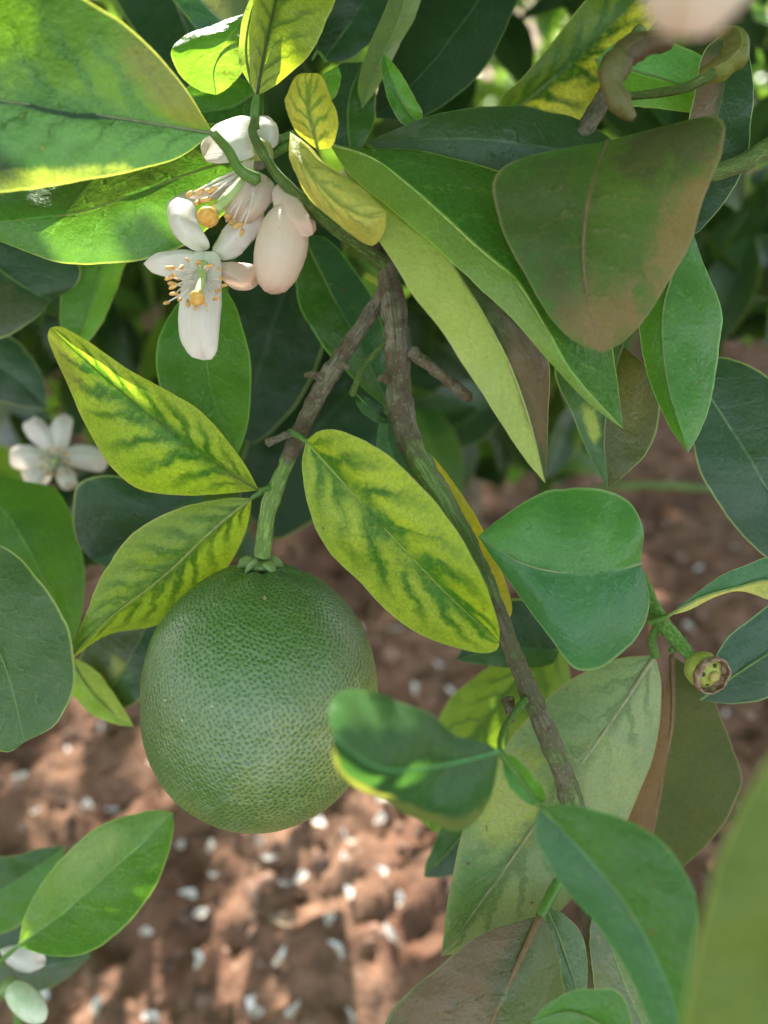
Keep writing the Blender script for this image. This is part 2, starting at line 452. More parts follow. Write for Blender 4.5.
leaf('very dark green leaf in the shade behind the white bud',
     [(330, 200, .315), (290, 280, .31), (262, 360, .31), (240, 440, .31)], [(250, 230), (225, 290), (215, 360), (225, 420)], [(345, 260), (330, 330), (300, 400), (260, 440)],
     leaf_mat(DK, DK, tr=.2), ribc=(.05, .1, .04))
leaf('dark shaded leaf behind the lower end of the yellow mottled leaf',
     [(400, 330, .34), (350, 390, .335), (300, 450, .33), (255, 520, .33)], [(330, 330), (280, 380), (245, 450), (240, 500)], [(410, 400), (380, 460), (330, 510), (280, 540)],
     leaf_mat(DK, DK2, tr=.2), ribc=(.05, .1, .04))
# ---- left edge
leaf('dark green leaf pointing right from the left edge above the small blossom',
     [(-70, 330, .3), (-20, 355, .3), (20, 380, .3), (48, 408, .3)], [(-20, 325), (15, 340), (40, 370)], [(-50, 400), (0, 402), (30, 408)], leaf_mat(DK2, DK, tr=.25))
leaf('green leaf with a sunlit yellow strip on its right edge, left edge of picture',
     [(-30, 470, .275), (15, 525, .27), (45, 580, .27), (72, 645, .27)], [(-50, 520), (-20, 580), (25, 630)], [(20, 480), (58, 492), (80, 540), (84, 590), (80, 625)],
     leaf_mat(GR, GR, tr=.45, rim=(.1, .3, .03)), eR=.01, eL=.0)
leaf('large dull grey-green leaf hanging at the left edge below the small blossom',
     [(-70, 530, .215), (-30, 600, .212), (5, 665, .21), (25, 742, .21)], [(-100, 600), (-60, 700), (0, 750)], [(-10, 540), (38, 575), (66, 625), (74, 680), (58, 722)],
     leaf_mat((.045, .12, .032), (.05, .125, .036), tr=.25, rough=.42, speck=.1, veina=.4, nv=12), eR=.003)
leaf('dark bluish leaf behind the two mottled leaves at left',
     [(205, 488, .26), (160, 520, .26), (120, 548, .262), (92, 560, .262)], [(150, 478), (90, 478), (74, 505), (76, 540)], [(200, 520), (165, 560), (125, 575)],
     leaf_mat(DK2, TEAL, tr=.25, rough=.32), ribc=(.06, .12, .06))
leaf('olive green leaf showing between the curved mottled leaf and the fruit',
     [(160, 590, .27), (140, 640, .268), (110, 690, .268), (85, 706, .268)], [(110, 600), (82, 650), (76, 690)], [(175, 640), (150, 690), (115, 712)],
     leaf_mat((.05, .09, .025), DK2, tr=.25))
leaf('small bright yellow-green leaf tip hanging left of the fruit',
     [(68, 655, .262), (90, 690, .262), (115, 714, .262), (134, 727, .262)], [(66, 685), (80, 706), (108, 722)], [(92, 668), (112, 692), (126, 712)],
     leaf_mat((.22, .38, .04), (.3, .42, .05), tr=.5, tc=(2, 2, .8)))
# ---- bottom left
leaf('bright green pointed leaf over the soil in the lower left corner',
     [(18, 946, .255), (60, 915, .25), (98, 882, .247), (140, 845, .246), (173, 813, .247)],
     [(26, 912), (44, 880), (72, 848), (105, 824), (140, 812), (160, 810)],
     [(50, 956), (85, 953), (118, 932), (145, 903), (165, 865), (173, 832)],
     leaf_mat((.09, .22, .04), GR, tr=.45, rough=.28, rim=(.25, .42, .12), rimw=.8, patches=[(.2, .6, .2, .25, (.22, .34, .12), .5)]),
     petiole=[(-20, 985, .262), (0, 962, .259), (18, 946, .255)], eL=.003, eR=.004, ribc=(.2, .35, .1))
leaf('shaded green leaf behind the bright pointed leaf, lower left corner',
     [(-40, 900, .29), (0, 890, .29), (35, 868, .29), (66, 846, .29)], [(-30, 862), (10, 856), (40, 848)], [(-20, 935), (20, 925), (50, 890)], leaf_mat(MID, GR, tr=.35))
leaf('lowest dark leaf in the lower left corner under the bright pointed leaf',
     [(-50, 960, .30), (0, 965, .30), (50, 965, .30), (92, 955, .30)], [(-20, 925), (30, 925), (70, 940)], [(-20, 1000), (30, 995), (70, 975)], leaf_mat(DK2, (.05, .09, .03), tr=.2))
# ---- top, left of centre
leaf('small bright green leaf folded over beside the top of the yellow-green leaf',
     [(248, 12, .226), (226, 45, .222), (214, 70, .222), (216, 95, .224)], [(215, 26), (184, 36), (172, 52), (176, 70), (196, 88)], [(256, 35), (246, 62), (232, 84)],
     leaf_mat(BR, (.14, .3, .05), tr=.45, rough=.3, rim=(.3, .5, .12)), ribr=.0003)
leaf('upright yellow-green leaf with dark midrib cut by the top edge',
     [(257, 96, .2), (261, 70, .198), (268, 35, .197), (278, -10, .198), (290, -70, .2)], [(251, 84), (249, 55), (250, 20), (256, -20), (272, -55)],
     [(278, 84), (304, 58), (324, 25), (336, -8), (322, -50)], leaf_mat((.24, .31, .03), (.22, .30, .025), mott=(.09, .16, .015), mw=.55, tr=.45, tc=(2.1, 2, .7), vein=(.07, .10, .02)), ribc=(.06, .08, .02), eL=.008, eR=.004,
     petiole=[(254, 128, .201), (255, 110, .2), (257, 96, .2)], pr=.0012)
leaf('pale green leaf edge standing behind the upright yellow-green leaf',
     [(252, 88, .208), (246, 50, .208), (252, 10, .208), (268, -40, .208)], [(240, 66), (238, 45), (246, 10), (258, -20)], [(258, 60), (262, 30), (266, 0)], leaf_mat((.16, .3, .07), tr=.4))
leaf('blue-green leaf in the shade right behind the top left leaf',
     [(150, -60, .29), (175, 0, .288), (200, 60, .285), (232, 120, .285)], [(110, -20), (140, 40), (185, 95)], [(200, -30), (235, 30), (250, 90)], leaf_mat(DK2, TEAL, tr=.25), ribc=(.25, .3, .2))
leaf('dull blue-green leaf with pale midrib at the very top, left of the yellow-green leaf',
     [(260, 60, .255), (232, 30, .255), (205, 5, .255), (180, -30, .255)], [(215, 45), (185, 15), (165, -15)], [(262, 20), (240, -15), (210, -30)], leaf_mat(TEAL, GREY, tr=.25), ribc=(.3, .38, .25))
leaf('mid green leaf between the folded bright leaf and the upper blossom',
     [(262, 88, .235), (235, 105, .235), (205, 112, .236), (180, 112, .237)], [(235, 78), (200, 82), (178, 98)], [(262, 118), (240, 140), (200, 132)], leaf_mat(GR, MID, tr=.35))
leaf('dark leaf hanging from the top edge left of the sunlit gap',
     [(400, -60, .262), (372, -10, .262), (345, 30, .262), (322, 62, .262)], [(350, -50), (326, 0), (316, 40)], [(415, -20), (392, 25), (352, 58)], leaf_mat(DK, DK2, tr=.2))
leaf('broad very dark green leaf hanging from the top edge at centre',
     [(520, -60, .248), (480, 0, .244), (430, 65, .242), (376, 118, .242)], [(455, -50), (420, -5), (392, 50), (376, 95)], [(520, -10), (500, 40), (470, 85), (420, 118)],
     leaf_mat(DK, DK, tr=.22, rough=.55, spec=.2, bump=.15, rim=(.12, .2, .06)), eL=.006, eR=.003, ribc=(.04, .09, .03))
leaf('narrow pale green leaf standing in front of the dark top leaves',
     [(362, 108, .236), (380, 60, .234), (398, 20, .233), (412, -35, .233)], [(358, 85), (368, 48), (384, 10), (398, -20)], [(376, 90), (396, 52), (414, 18), (424, -15)],
     leaf_mat((.12, .2, .07), (.15, .22, .08), tr=.35, vein=(.06, .1, .03)), eL=.002)
leaf('small pointed leaf with pale edge standing on the big folded leaf',
     [(420, 128, .226), (404, 105, .222), (392, 80, .221), (383, 52, .222)], [(400, 122), (388, 98), (382, 72)], [(422, 112), (410, 88), (395, 66)],
     leaf_mat(GR, BR, tr=.4, rim=(.3, .4, .15), rimw=.9), ribr=.0003)
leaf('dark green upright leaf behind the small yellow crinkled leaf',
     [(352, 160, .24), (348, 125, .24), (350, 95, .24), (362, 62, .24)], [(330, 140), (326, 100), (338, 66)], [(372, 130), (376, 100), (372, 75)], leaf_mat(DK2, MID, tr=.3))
leaf('tiny light green leaf beside the yellow crinkled leaf at the top',
     [(330, 102, .222), (326, 88, .221), (330, 74, .221), (338, 66, .221)], [(321, 94), (322, 76)], [(338, 94), (341, 78)], leaf_mat(BR, tr=.4, rim=(.35, .5, .2), rimw=.8), nv=20, nu=5, ribr=.0002,
     petiole=[(326, 62, .224), (318, 52, .224), (312, 60, .224)], pr=.0005)
# ---- centre top: the crinkled yellow leaf and the two folded ones
leaf('small crinkled yellow leaf standing at the top of the twig',
     [(318, 150, .193), (313, 130, .19), (308, 105, .189), (312, 73, .192)], [(296, 132), (286, 108), (287, 90), (298, 76)], [(334, 142), (338, 118), (330, 92), (322, 76)],
     leaf_mat((.42, .43, .07), (.40, .42, .06), mott=(.20, .28, .04), mw=.5, nv=5, tr=.4, tc=(1.6, 1.6, .7), bump=.6, rough=.55, spec=.25, veina=.5, vein=(.16, .22, .03)), bul=.25, eL=.006, eR=.006, wav=.002, ribc=(.2, .26, .05))
leaf('yellow curled leaf half rolled along the green twig',
     [(290, 132, .197), (305, 165, .189), (330, 195, .185), (360, 215, .184), (386, 212, .187)],
     [(304, 142, .198), (325, 160, .196), (350, 182, .195), (374, 200, .193)], [(290, 160, .193), (308, 196, .19), (340, 228, .19), (370, 246, .191), (384, 232, .19)],
     leaf_mat((.38, .40, .09), (.42, .42, .10), mott=(.26, .31, .07), mw=.4, nv=5, tr=.35, tc=(1.5, 1.5, .8), rough=.55, spec=.25, bump=.5, rim=(.5, .45, .15)), bul=.35, ribr=0, wav=.002)
leaf('long folded leaf, pale yellow-green outside, brownish inside, hanging from the twig',
     [(345, 170, .212), (395, 208, .2), (445, 256, .192), (500, 345, .189), (528, 415, .19), (545, 483, .194)],
     [(340, 195, .205), (376, 238, .195), (410, 290, .189), (450, 345, .188), (490, 405, .189), (522, 455, .191)],
     [(400, 195, .213), (470, 245, .21), (520, 305, .208), (548, 362, .207), (548, 420, .202), (547, 460, .198)],
     leaf_mat((.32, .40, .09), (.045, .085, .022), patches=[(.8, .75, .35, .22, (.15, .09, .05), .85)], tr=.33, tc=(1.6, 1.6, .8), rim=(.45, .45, .15), rimw=.8, vein=(.18, .25, .05), veina=.35, nv=7, rough=.45, vary=.2), ribc=(.42, .45, .16), bul=.06)
leaf('large bright green folded leaf running diagonally from the twig towards the right',
     [(330, 145, .21), (375, 160, .202), (430, 204, .194), (480, 250, .19), (517, 282, .188), (547, 330, .188), (571, 372, .189), (623, 429, .192)],
     [(350, 175, .204), (385, 205, .198), (430, 243, .192), (480, 289, .19), (514, 319, .189), (548, 360, .19), (585, 400, .191)],
     [(365, 148), (420, 150), (480, 165), (545, 195), (585, 250), (605, 300), (615, 360)],
     leaf_mat((.15, .27, .05), GR, tr=.45, rough=.3, rim=(.3, .45, .1), rimw=.85, vary=.3), ribc=(.35, .48, .12), eR=.02, bul=.05)
leaf('dark green leaf lying behind the big folded leaf, below the dark top leaf',
     [(640, 170, .222), (560, 150, .215), (480, 140, .215), (400, 140, .222), (366, 142, .226)], [(600, 130), (550, 112), (490, 107), (430, 116), (390, 132)], [(600, 210), (530, 215), (450, 200), (395, 165)],
     leaf_mat((.028, .075, .02), DK2, tr=.25, rough=.4, rim=(.14, .22, .06)), eL=.002, eR=.008, ribc=(.06, .12, .04))
# ---- top right
leaf('broad dark green and brown leaf with thin pale midrib hanging in the upper right',
     [(607, 141, .195), (590, 190, .184), (583, 250, .18), (589, 305, .18), (603, 353, .183)],
     [(565, 149, .192), (515, 162, .187), (492, 184, .185), (502, 228, .184), (528, 280, .183), (556, 325, .183), (580, 345, .183)],
     [(660, 127, .192), (716, 119, .186), (726, 142, .184), (706, 190, .184), (688, 248, .184), (655, 305, .184), (625, 340, .184)],
     leaf_mat((.05, .15, .022), (.06, .145, .02), spec=.25, veina=.3, patches=[(.5, .55, .6, .75, (.12, .095, .04), .25), (.5, 1.0, .62, .30, (.22, .14, .06), .8), (1.0, .62, .2, .26, (.24, .155, .055), .75), (.25, .5, .3, .4, (.06, .075, .03), .5), (.80, .25, .25, .2, (.08, .06, .035), .6)],
              tr=.3, tc=(1.6, 1.5, .9), rough=.42, rim=(.25, .2, .1), rimw=.5, vein=(.2, .14, .07)), ribc=(.22, .17, .09), bul=.05)
leaf('yellow and green mottled leaf behind the twigs at the top right',
     [(505, 118, .25), (545, 85, .245), (590, 45, .243), (640, -5, .243), (690, -60, .245)], [(500, 100), (525, 75), (555, 38), (590, -5), (640, -55)], [(545, 120), (585, 128), (615, 90), (650, 30), (690, -15)],
     leaf_mat((.12, .2, .035), (.40, .44, .05), mott=(.04, .12, .012), mw=.9, tr=.5, tc=(2.2, 2.1, .7), rim=(.35, .42, .12), rimw=.9), ribc=(.15, .22, .06), eL=-.004)
leaf('light green leaf behind the curled leaf in the top right corner',
     [(595, 60, .225), (640, 72, .222), (680, 85, .222), (715, 105, .224)], [(620, 40), (665, 38), (705, 60)], [(610, 98), (655, 108), (690, 114)], leaf_mat((.08, .26, .07), BR, tr=.4, rough=.3))
leaf('dark leaf with pale edge behind the brown leaf at the upper right',
     [(735, 30, .212), (722, 90, .21), (708, 155, .21), (686, 238, .212)], [(705, 50), (690, 110), (680, 170), (676, 215)], [(750, 60), (754, 120), (738, 180), (706, 225)],
     leaf_mat((.05, .075, .035), DK2, patches=[(.2, .4, .3, .25, (.16, .11, .08), .7)], tr=.3, rim=(.25, .38, .15), rimw=.95), ribc=(.12, .2, .08))
leaf('green leaf hanging below the brown leaf, folded along its midrib to a narrow tip',
     [(690, 225, .204), (672, 275, .202), (662, 320, .201), (668, 385, .2), (688, 453, .2)],
     [(665, 250, .206), (642, 290, .206), (638, 330, .206), (648, 375, .205), (668, 425, .203)],
     [(702, 258), (718, 300), (721, 345), (712, 395), (700, 430)],
     leaf_mat((.05, .17, .02), (.07, .21, .055), tr=.42, rough=.28, rim=(.2, .42, .15), rimw=.9), eR=.004, bul=.05, ribr=.0003)
leaf('olive leaf with yellow spots behind the tip of the bright folded leaf',
     [(622, 345, .226), (610, 390, .224), (604, 440, .224), (608, 489, .226)], [(575, 352), (554, 372), (572, 415), (592, 460)], [(648, 370), (662, 405), (652, 445), (628, 472)],
     leaf_mat((.05, .13, .04), (.075, .095, .025), patches=[(.25, .3, .2, .12, (.3, .4, .06), .9), (.3, .6, .15, .12, (.3, .4, .06), .8), (.75, .35, .2, .3, (.15, .15, .04), .5)], tr=.35, rim=(.3, .4, .15), rimw=.7), ribc=(.2, .25, .1))
leaf('large dark blue-green leaf with pale midrib at the right edge of the picture',
     [(690, 368, .232), (725, 420, .23), (768, 490, .228), (830, 570, .228)], [(730, 358), (790, 395), (840, 480)], [(688, 410), (698, 470), (730, 520), (775, 562)],
     leaf_mat(DK2, (.03, .085, .045), tr=.22, rough=.38, vein=(.1, .18, .09)), ribc=(.16, .26, .13), eL=.003)
leaf('round blue-green leaf with pale midrib right of the main branch',
     [(641, 563, .199), (612, 571, .196), (568, 573, .193), (522, 563, .192), (478, 536, .196)],
     [(643, 530), (632, 505), (605, 490), (560, 488), (530, 498), (505, 514)],
     [(648, 600), (634, 636), (608, 662), (576, 668), (550, 640), (520, 597), (495, 562)],
     leaf_mat((.055, .19, .045), (.042, .155, .06), tr=.3, rough=.30, rim=(.22, .36, .14), rimw=.7, vein=(.09, .22, .08), veina=.3, nv=6, vary=.7), ribc=(.24, .34, .15), eL=.006, eR=.004, bul=.10, wav=.003)
leaf('narrow curled leaf with pale yellow rim at the right edge above the dead bud',
     [(668, 616, .207), (700, 598, .203), (735, 588, .2), (775, 580, .198), (830, 590, .198)], [(690, 598), (718, 578), (745, 566), (790, 556)], [(690, 610), (722, 595), (745, 592), (775, 602), (810, 605)],
     leaf_mat((.04, .14, .07), (.38, .42, .12), tr=.4, rim=(.35, .45, .15)), ribc=(.3, .38, .12), petiole=[(650, 622, .211), (658, 620, .209), (668, 616, .207)])
leaf('dark blue-green leaf at the right edge beside the dead bud',
     [(700, 700, .225), (735, 675, .224), (775, 650, .224), (830, 620, .225)], [(720, 650), (750, 620), (800, 590)], [(735, 704), (775, 696), (820, 665)], leaf_mat((.025, .09, .05), DK2, tr=.22, rough=.4, rim=(.2, .35, .12), rimw=.8))
leaf('narrow yellow-edged leaf half hidden behind the main branch',
     [(415, 440, .222), (450, 500, .22), (482, 560, .22), (508, 622, .222)], [(425, 480, .226), (452, 540, .226), (485, 595, .226)], [(440, 465, .219), (475, 515, .218), (500, 565, .218), (512, 605, .22)],
     leaf_mat((.05, .13, .06), (.42, .40, .05), tr=.45, tc=(1.8, 1.8, .7)), ribc=(.3, .34, .08))
leaf('small blue-green leaf behind the fork between twig and main branch',
     [(386, 408, .24), (388, 440, .24), (398, 465, .24), (412, 490, .24)], [(378, 430), (378, 460), (392, 482)], [(398, 425), (408, 452), (415, 475)], leaf_mat((.06, .18, .09), TEAL, tr=.35))
leaf('small dark green leaf hanging from the green side twig at the fork',
     [(354, 392, .222), (364, 402, .22), (374, 412, .22), (388, 424, .22)], [(356, 402), (364, 414), (378, 423)], [(364, 396), (376, 404), (386, 414)], leaf_mat(MID, DK2, tr=.3), nv=20, nu=5, ribr=.00025)
leaf('dark green leaf strip behind the round leaf, below the middle mottled leaf',
     [(560, 650, .26), (520, 648, .26), (485, 652, .26), (456, 660, .26)], [(530, 600), (490, 610), (465, 645)], [(550, 665), (510, 668), (475, 664)], leaf_mat(DK2, MID, tr=.3))
# ---- lower right
leaf('large weathered grey-green leaf with yellow blotches behind the lower main branch',
     [(655, 655, .226), (605, 730, .222), (545, 812, .22), (490, 890, .22), (441, 956, .224)],
     [(615, 660), (565, 685), (520, 727), (485, 780), (460, 840), (447, 905)],
     [(662, 690), (656, 745), (636, 800), (602, 865), (555, 915), (500, 945)],
     leaf_mat((.17, .26, .11), (.22, .30, .15), mott=(.12, .20, .07), mw=.6, patches=[(.25, .55, .3, .16, (.35, .38, .07), .7), (.7, .35, .35, .14, (.3, .36, .14), .6), (.3, .85, .3, .2, (.07, .18, .04), .7)],
              tr=.33, tc=(1.6, 1.6, .8), rough=.45, speck=.45, vein=(.3, .36, .18), nv=8, veina=.4, rim=(.3, .28, .1), rimw=.8), ribc=(.36, .36, .2), ribr=.0005, eL=.004, eR=.004, wav=.002)
leaf('dark olive leaf with brown midrib hanging below the dead bud',
     [(672, 655, .236), (672, 720, .234), (662, 780, .234), (650, 850, .236), (645, 890, .238)], [(662, 700), (645, 760), (628, 815), (628, 860)], [(705, 682), (726, 730), (742, 782), (715, 835), (680, 870)],
     leaf_mat((.14, .095, .045), (.07, .10, .025), spec=.2, tr=.3, rough=.5, rim=(.2, .17, .1), veina=.2, vein=(.12, .1, .05)), ribc=(.22, .13, .06), ribr=.0006)
leaf('green foreground leaf with a sunlit yellow spot at the lower right',
     [(539, 805, .158), (585, 855, .155), (630, 912, .152), (665, 980, .151), (690, 1060, .151)],
     [(536, 840), (562, 885), (600, 930), (634, 985), (660, 1045)],
     [(580, 806), (625, 820), (668, 848), (694, 888), (696, 930), (690, 990)],
     leaf_mat((.04, .14, .06), (.035, .13, .015), tr=.42, rough=.34, rim=(.12, .3, .08), veina=.08), eL=.003, eR=-.002, petiole=[(500, 752, .165), (520, 778, .162), (539, 805, .158)], pr=.0007)
leaf('huge blurred olive green leaf close to the lens in the lower right corner',
     [(900, 640, .096), (840, 760, .095), (790, 900, .094), (740, 1100, .094)], [(800, 720), (752, 790), (716, 870), (692, 960), (685, 1050)], [(930, 760), (900, 900), (840, 1050)],
     leaf_mat((.10, .165, .022), (.10, .165, .022), tr=.4, rough=.5, vary=.2, veina=.1))
leaf('brown and green leaf with sheen pointing down left at the bottom edge',
     [(540, 916, .2), (520, 960, .197), (497, 1010, .196), (470, 1080, .197)], [(515, 922), (475, 938), (430, 973), (390, 1015), (390, 1070)], [(553, 935), (562, 975), (566, 1020), (530, 1070)],
     leaf_mat((.075, .09, .03), (.07, .115, .028), spec=.45, patches=[(.15, .35, .3, .3, (.13, .075, .035), .7), (.35, .75, .3, .3, (.15, .105, .06), .5)], tr=.25, rough=.34, rim=(.12, .2, .05), veina=.12), ribc=(.20, .13, .06), ribr=.0007, eL=.002, eR=.004,
     petiole=[(578, 830, .214), (574, 862, .21), (556, 886, .206), (540, 916, .2)], pr=.0016)
leaf('narrow torn green leaf beside the brown-green leaf at the bottom',
     [(545, 905, .212), (560, 940, .21), (572, 975, .21), (582, 1008, .211)], [(548, 935), (556, 965), (570, 998)], [(565, 915), (584, 940), (588, 980)], leaf_mat((.06, .14, .06), (.08, .16, .07), tr=.3, speck=.3, rim=(.3, .35, .15)), ribc=(.2, .28, .12))
leaf('blurred green leaf with yellowish lower rim in front of the fruit',
     [(500, 751, .16), (465, 760, .153), (425, 768, .144), (380, 768, .136), (334, 738, .131)],
     [(482, 742), (455, 735), (430, 714), (395, 698), (360, 690), (336, 695), (328, 712)],
     [(490, 800), (462, 828), (425, 824), (385, 802), (350, 785), (334, 762)],
     leaf_mat((.028, .105, .03), (.03, .11, .035), patches=[(.96, .6, .10, .55, (.15, .17, .05), .7), (.1, .8, .16, .3, (.08, .20, .06), .8)], tr=.38, rough=.35, rim=(.1, .22, .06), vein=(.1, .3, .12)), ribc=(.12, .34, .12), eL=.003, eR=.003, bul=.15)
leaf('bright yellow-green leaf blurred behind the middle, right of the fruit',
     [(560, 640, .29), (510, 690, .288), (465, 750, .286), (430, 830, .286)], [(500, 660), (450, 700), (425, 760), (418, 810)], [(570, 690), (530, 750), (480, 800), (455, 835)],
     leaf_mat((.20, .36, .04), (.16, .3, .035), mott=(.10, .22, .03), mw=.5, tr=.5, tc=(2, 1.9, .7)))
leaf('dark green leaf tip over the soil left of the weathered leaf',
     [(480, 810, .27), (462, 835, .27), (445, 855, .27), (424, 877, .27)], [(450, 815), (434, 845), (426, 862)], [(485, 850), (465, 872), (440, 877)], leaf_mat(MID, DK2, tr=.3), nv=20, nu=5)
leaf('small green leaf with pale rim on the twig in front of the weathered leaf',
     [(503, 752, .168), (514, 770, .166), (528, 788, .164), (546, 802, .163)], [(503, 772), (514, 792), (532, 804)], [(516, 758), (532, 774), (544, 790)], leaf_mat((.05, .2, .04), BR, tr=.4, rim=(.2, .4, .12), rimw=.8), nv=20, nu=5, ribr=.0003)
leaf('blurred grey-green leaf at the bottom edge beside the green foreground leaf',
     [(660, 1060, .215), (640, 1020, .215), (615, 960, .215), (600, 900, .216)], [(610, 1040), (596, 990), (590, 930)], [(690, 1010), (660, 950), (625, 900)], leaf_mat(GREY, (.12, .19, .08), tr=.3, speck=.3))
leaf('small green leaf blurred on the bottom edge right of the brown-green leaf',
     [(640, 1075, .17), (605, 1030, .17), (570, 1012, .17), (530, 1022, .17)], [(600, 1060), (570, 1045)], [(625, 1000), (590, 990), (555, 1000)], leaf_mat((.06, .17, .04), GR, tr=.35))
# curled dried leaf, built as a rolled strip
def curl_leaf(label, path, rad, mat, ribr=0, opening=0.8):
    mb = MB()
    c = spline([P(*p) for p in path], 40)
    vs = []; uv = []; fs = []; K = 14
    for i, q in enumerate(c):
        t = i / 40
        tn = (c[min(i + 1, 40)] - c[max(0, i - 1)]).normalized()
        s = (tn.cross(FWD)).normalized(); o = s.cross(tn)
        r = rad * (math.sin(math.pi * min(1, t * 0.86 + 0.10)) ** 0.5) * (1 + 0.45 * noise.noise(q * 330))
        for k in range(K + 1):
            a = (k / K - .5) * 2 * math.pi * opening
            vs.append(q + (s * math.sin(a) * r + o * math.cos(a) * r * -1)); uv.append((k / K, t))
    for i in range(40):
        for k in range(K):
            b = i * (K + 1) + k; fs.append((b, b + 1, b + K + 2, b + K + 1))
    mb.add(vs, fs, uv)
    e = empty('curled_leaf', c[0]); tag(e, label, 'leaf'); mb.build('blade', mat, e)
    return e
curl_leaf('brownish green rolled-up leaf hooked round at the top right', [(668, 42, .185), (640, 46, .182), (620, 60, .18), (611, 82, .179), (620, 104, .179), (633, 119, .18)], .0034,
          leaf_mat((.10, .085, .03), (.085, .065, .028), tr=.25, rough=.5, rim=(.2, .15, .07), patches=[(.5, .8, .6, .3, (.13, .15, .05), .6)]), opening=.5)
curl_leaf('short yellow-green curl of leaf at the top right corner', [(700, 78, .19), (722, 68, .188), (736, 52, .187), (732, 36, .188), (716, 32, .19)], .0030,
          leaf_mat((.12, .15, .03), (.11, .12, .03), tr=.3, rough=.5), opening=.5)

# ================================================================== branches
barkA = bark_mat('bark_main', [(0, .8), (.22, .9), (.30, .3), (.42, .3), (.50, .7), (.7, .55), (1, .7)])
barkB = bark_mat('bark_fruit_stalk', [(0, 1), (.45, .95), (.62, .9), (.7, .25), (1, .05)], green=(.13, .21, .045))
greenw = bark_mat('green_twig_skin', [(0, .15), (1, .1)], green=(.075, .125, .022))
greens = bark_mat('green_shoot_skin', [(0, .0), (1, .05)], green=(.09, .19, .03))
brownw = bark_mat('dry_twig_bark', [(0, .95), (1, 1)], brown=(.15, .085, .05))
def PP(l, d=.2): return [P(*x) for x in fill_depth(l, d)]
main = empty('branch', P(388, 262, .212)); tag(main, 'main brown and green branch running from the fork down to the bottom edge', 'branch')
mb = MB()
tube(mb, PP([(378, 235, .216), (390, 285, .212), (397, 340, .209), (399, 395, .208), (408, 440, .208), (436, 490, .208), (470, 552, .209), (500, 620, .209), (524, 680, .209), (550, 742, .209), (570, 795, .211), (584, 860, .216), (592, 940, .222), (598, 1050, .225)]),
     [.0028, .0034, .0034, .0034, .0033, .0031, .0026, .0025, .0027, .0030, .0031, .0026, .0024, .0022], 20, 220, .2, 260)
mb.build('wood', barkA, main)
for lab, pts, rr, mt in [
    ('stub', [(412, 352, .206), (432, 368, .203), (452, 384, .202), (469, 398, .202)], [.0020, .0015, .0013, .0018], brownw),
    ('stub', [(508, 700, .207), (510, 712, .204), (512, 722, .203)], [.0016, .0013, .0008], brownw),
    ('stub', [(486, 600, .206), (496, 606, .203), (502, 612, .203)], [.0016, .0012, .0007], brownw),
    ('stub', [(388, 380, .206), (383, 378, .204), (378, 380, .204)], [.0014, .0013, .0007], brownw),
    ('twig', [(525, 700, .206), (508, 722, .19), (500, 740, .172), (501, 753, .166)], [.0011, .0008, .0007, .0006], greens),
    ('twig', [(392, 338, .212), (376, 352, .214), (362, 370, .216), (352, 395, .218)], [.0011, .0009, .0009, .0011], greenw)]:
    q = MB(); tube(q, PP(pts), rr, 12, 40, .22 if mt is brownw else .08, 500); q.build(lab, mt, main)
stalk = empty('branch', P(388, 285, .212)); tag(stalk, 'fruit-bearing branch leaving the fork, brown above and green where it meets the fruit', 'branch')
mb = MB()
tube(mb, PP([(390, 280, .213), (366, 320, .214), (338, 362, .214), (318, 395, .214), (300, 432, .215), (284, 468, .217), (269, 510, .219), (262, 556, .222)]),
     [.0022, .0022, .0023, .0026, .0025, .0022, .0022, .0025], 18, 140, .2, 300)
mb.build('wood', barkB, stalk)
for pts, rr in [([(304, 430, .214), (290, 434, .211), (278, 438, .21), (267, 443, .21)], [.0019, .0012, .0010, .0013]), ([(322, 378, .212), (312, 374, .21), (305, 376, .21)], [.0014, .001, .0007]), ([(338, 364, .212), (346, 366, .210), (350, 368, .21)], [.0012, .0010, .0006])]:
    q = MB(); tube(q, PP(pts), rr, 10, 30, .3, 500); q.build('stub', brownw, stalk)
tw = empty('twig', P(380, 262, .212)); tag(tw, 'smooth green twig running diagonally behind the white bud to the fork', 'twig')
mb = MB(); tube(mb, PP([(388, 268, .213), (360, 246, .207), (330, 224, .202), (300, 198, .2), (278, 176, .199), (264, 155, .199), (253, 134, .2), (254, 118, .2)]), [.0026, .0021, .0019, .0018, .0017, .0013, .0014, .0010], 16, 110, .07, 300)
mb.build('wood', greenw, tw)
mb = MB(); ellipsoid(mb, P(259, 165, .1965), FWD, .0013, .0012, 14, 8, rough=.5); mb.build('scar', brownw, tw)
for k in range(9):
    q = MB(); a = P(345 + k * 4.2, 238 + k * 2.6 + rnd.uniform(-3, 3), .2045 + k * .0006)
    ellipsoid(q, a, Vector((rnd.uniform(-1, 1), rnd.uniform(-1, 1), rnd.uniform(-1, 1))), rnd.uniform(.0006, .0012), rnd.uniform(.0014, .003), 8, 6, rough=.8)
    q.build('bud_scale', brownw, tw)
rb = empty('twig', P(648, 592, .215)); tag(rb, 'short green shoot carrying the dead bud at the right', 'twig')
mb = MB(); tube(mb, PP([(640, 575, .222), (650, 600, .216), (662, 622, .212), (678, 642, .209), (694, 660, .206)]), [.0018, .0020, .0023, .0021, .0016], 14, 60, .12, 400); mb.build('wood', greens, rb)
mb = MB(); tube(mb, PP([(655, 655, .222), (652, 640, .217), (660, 622, .212)]), [.0014, .0012, .0013], 10, 24, .08); mb.build('side_shoot', greens, rb)
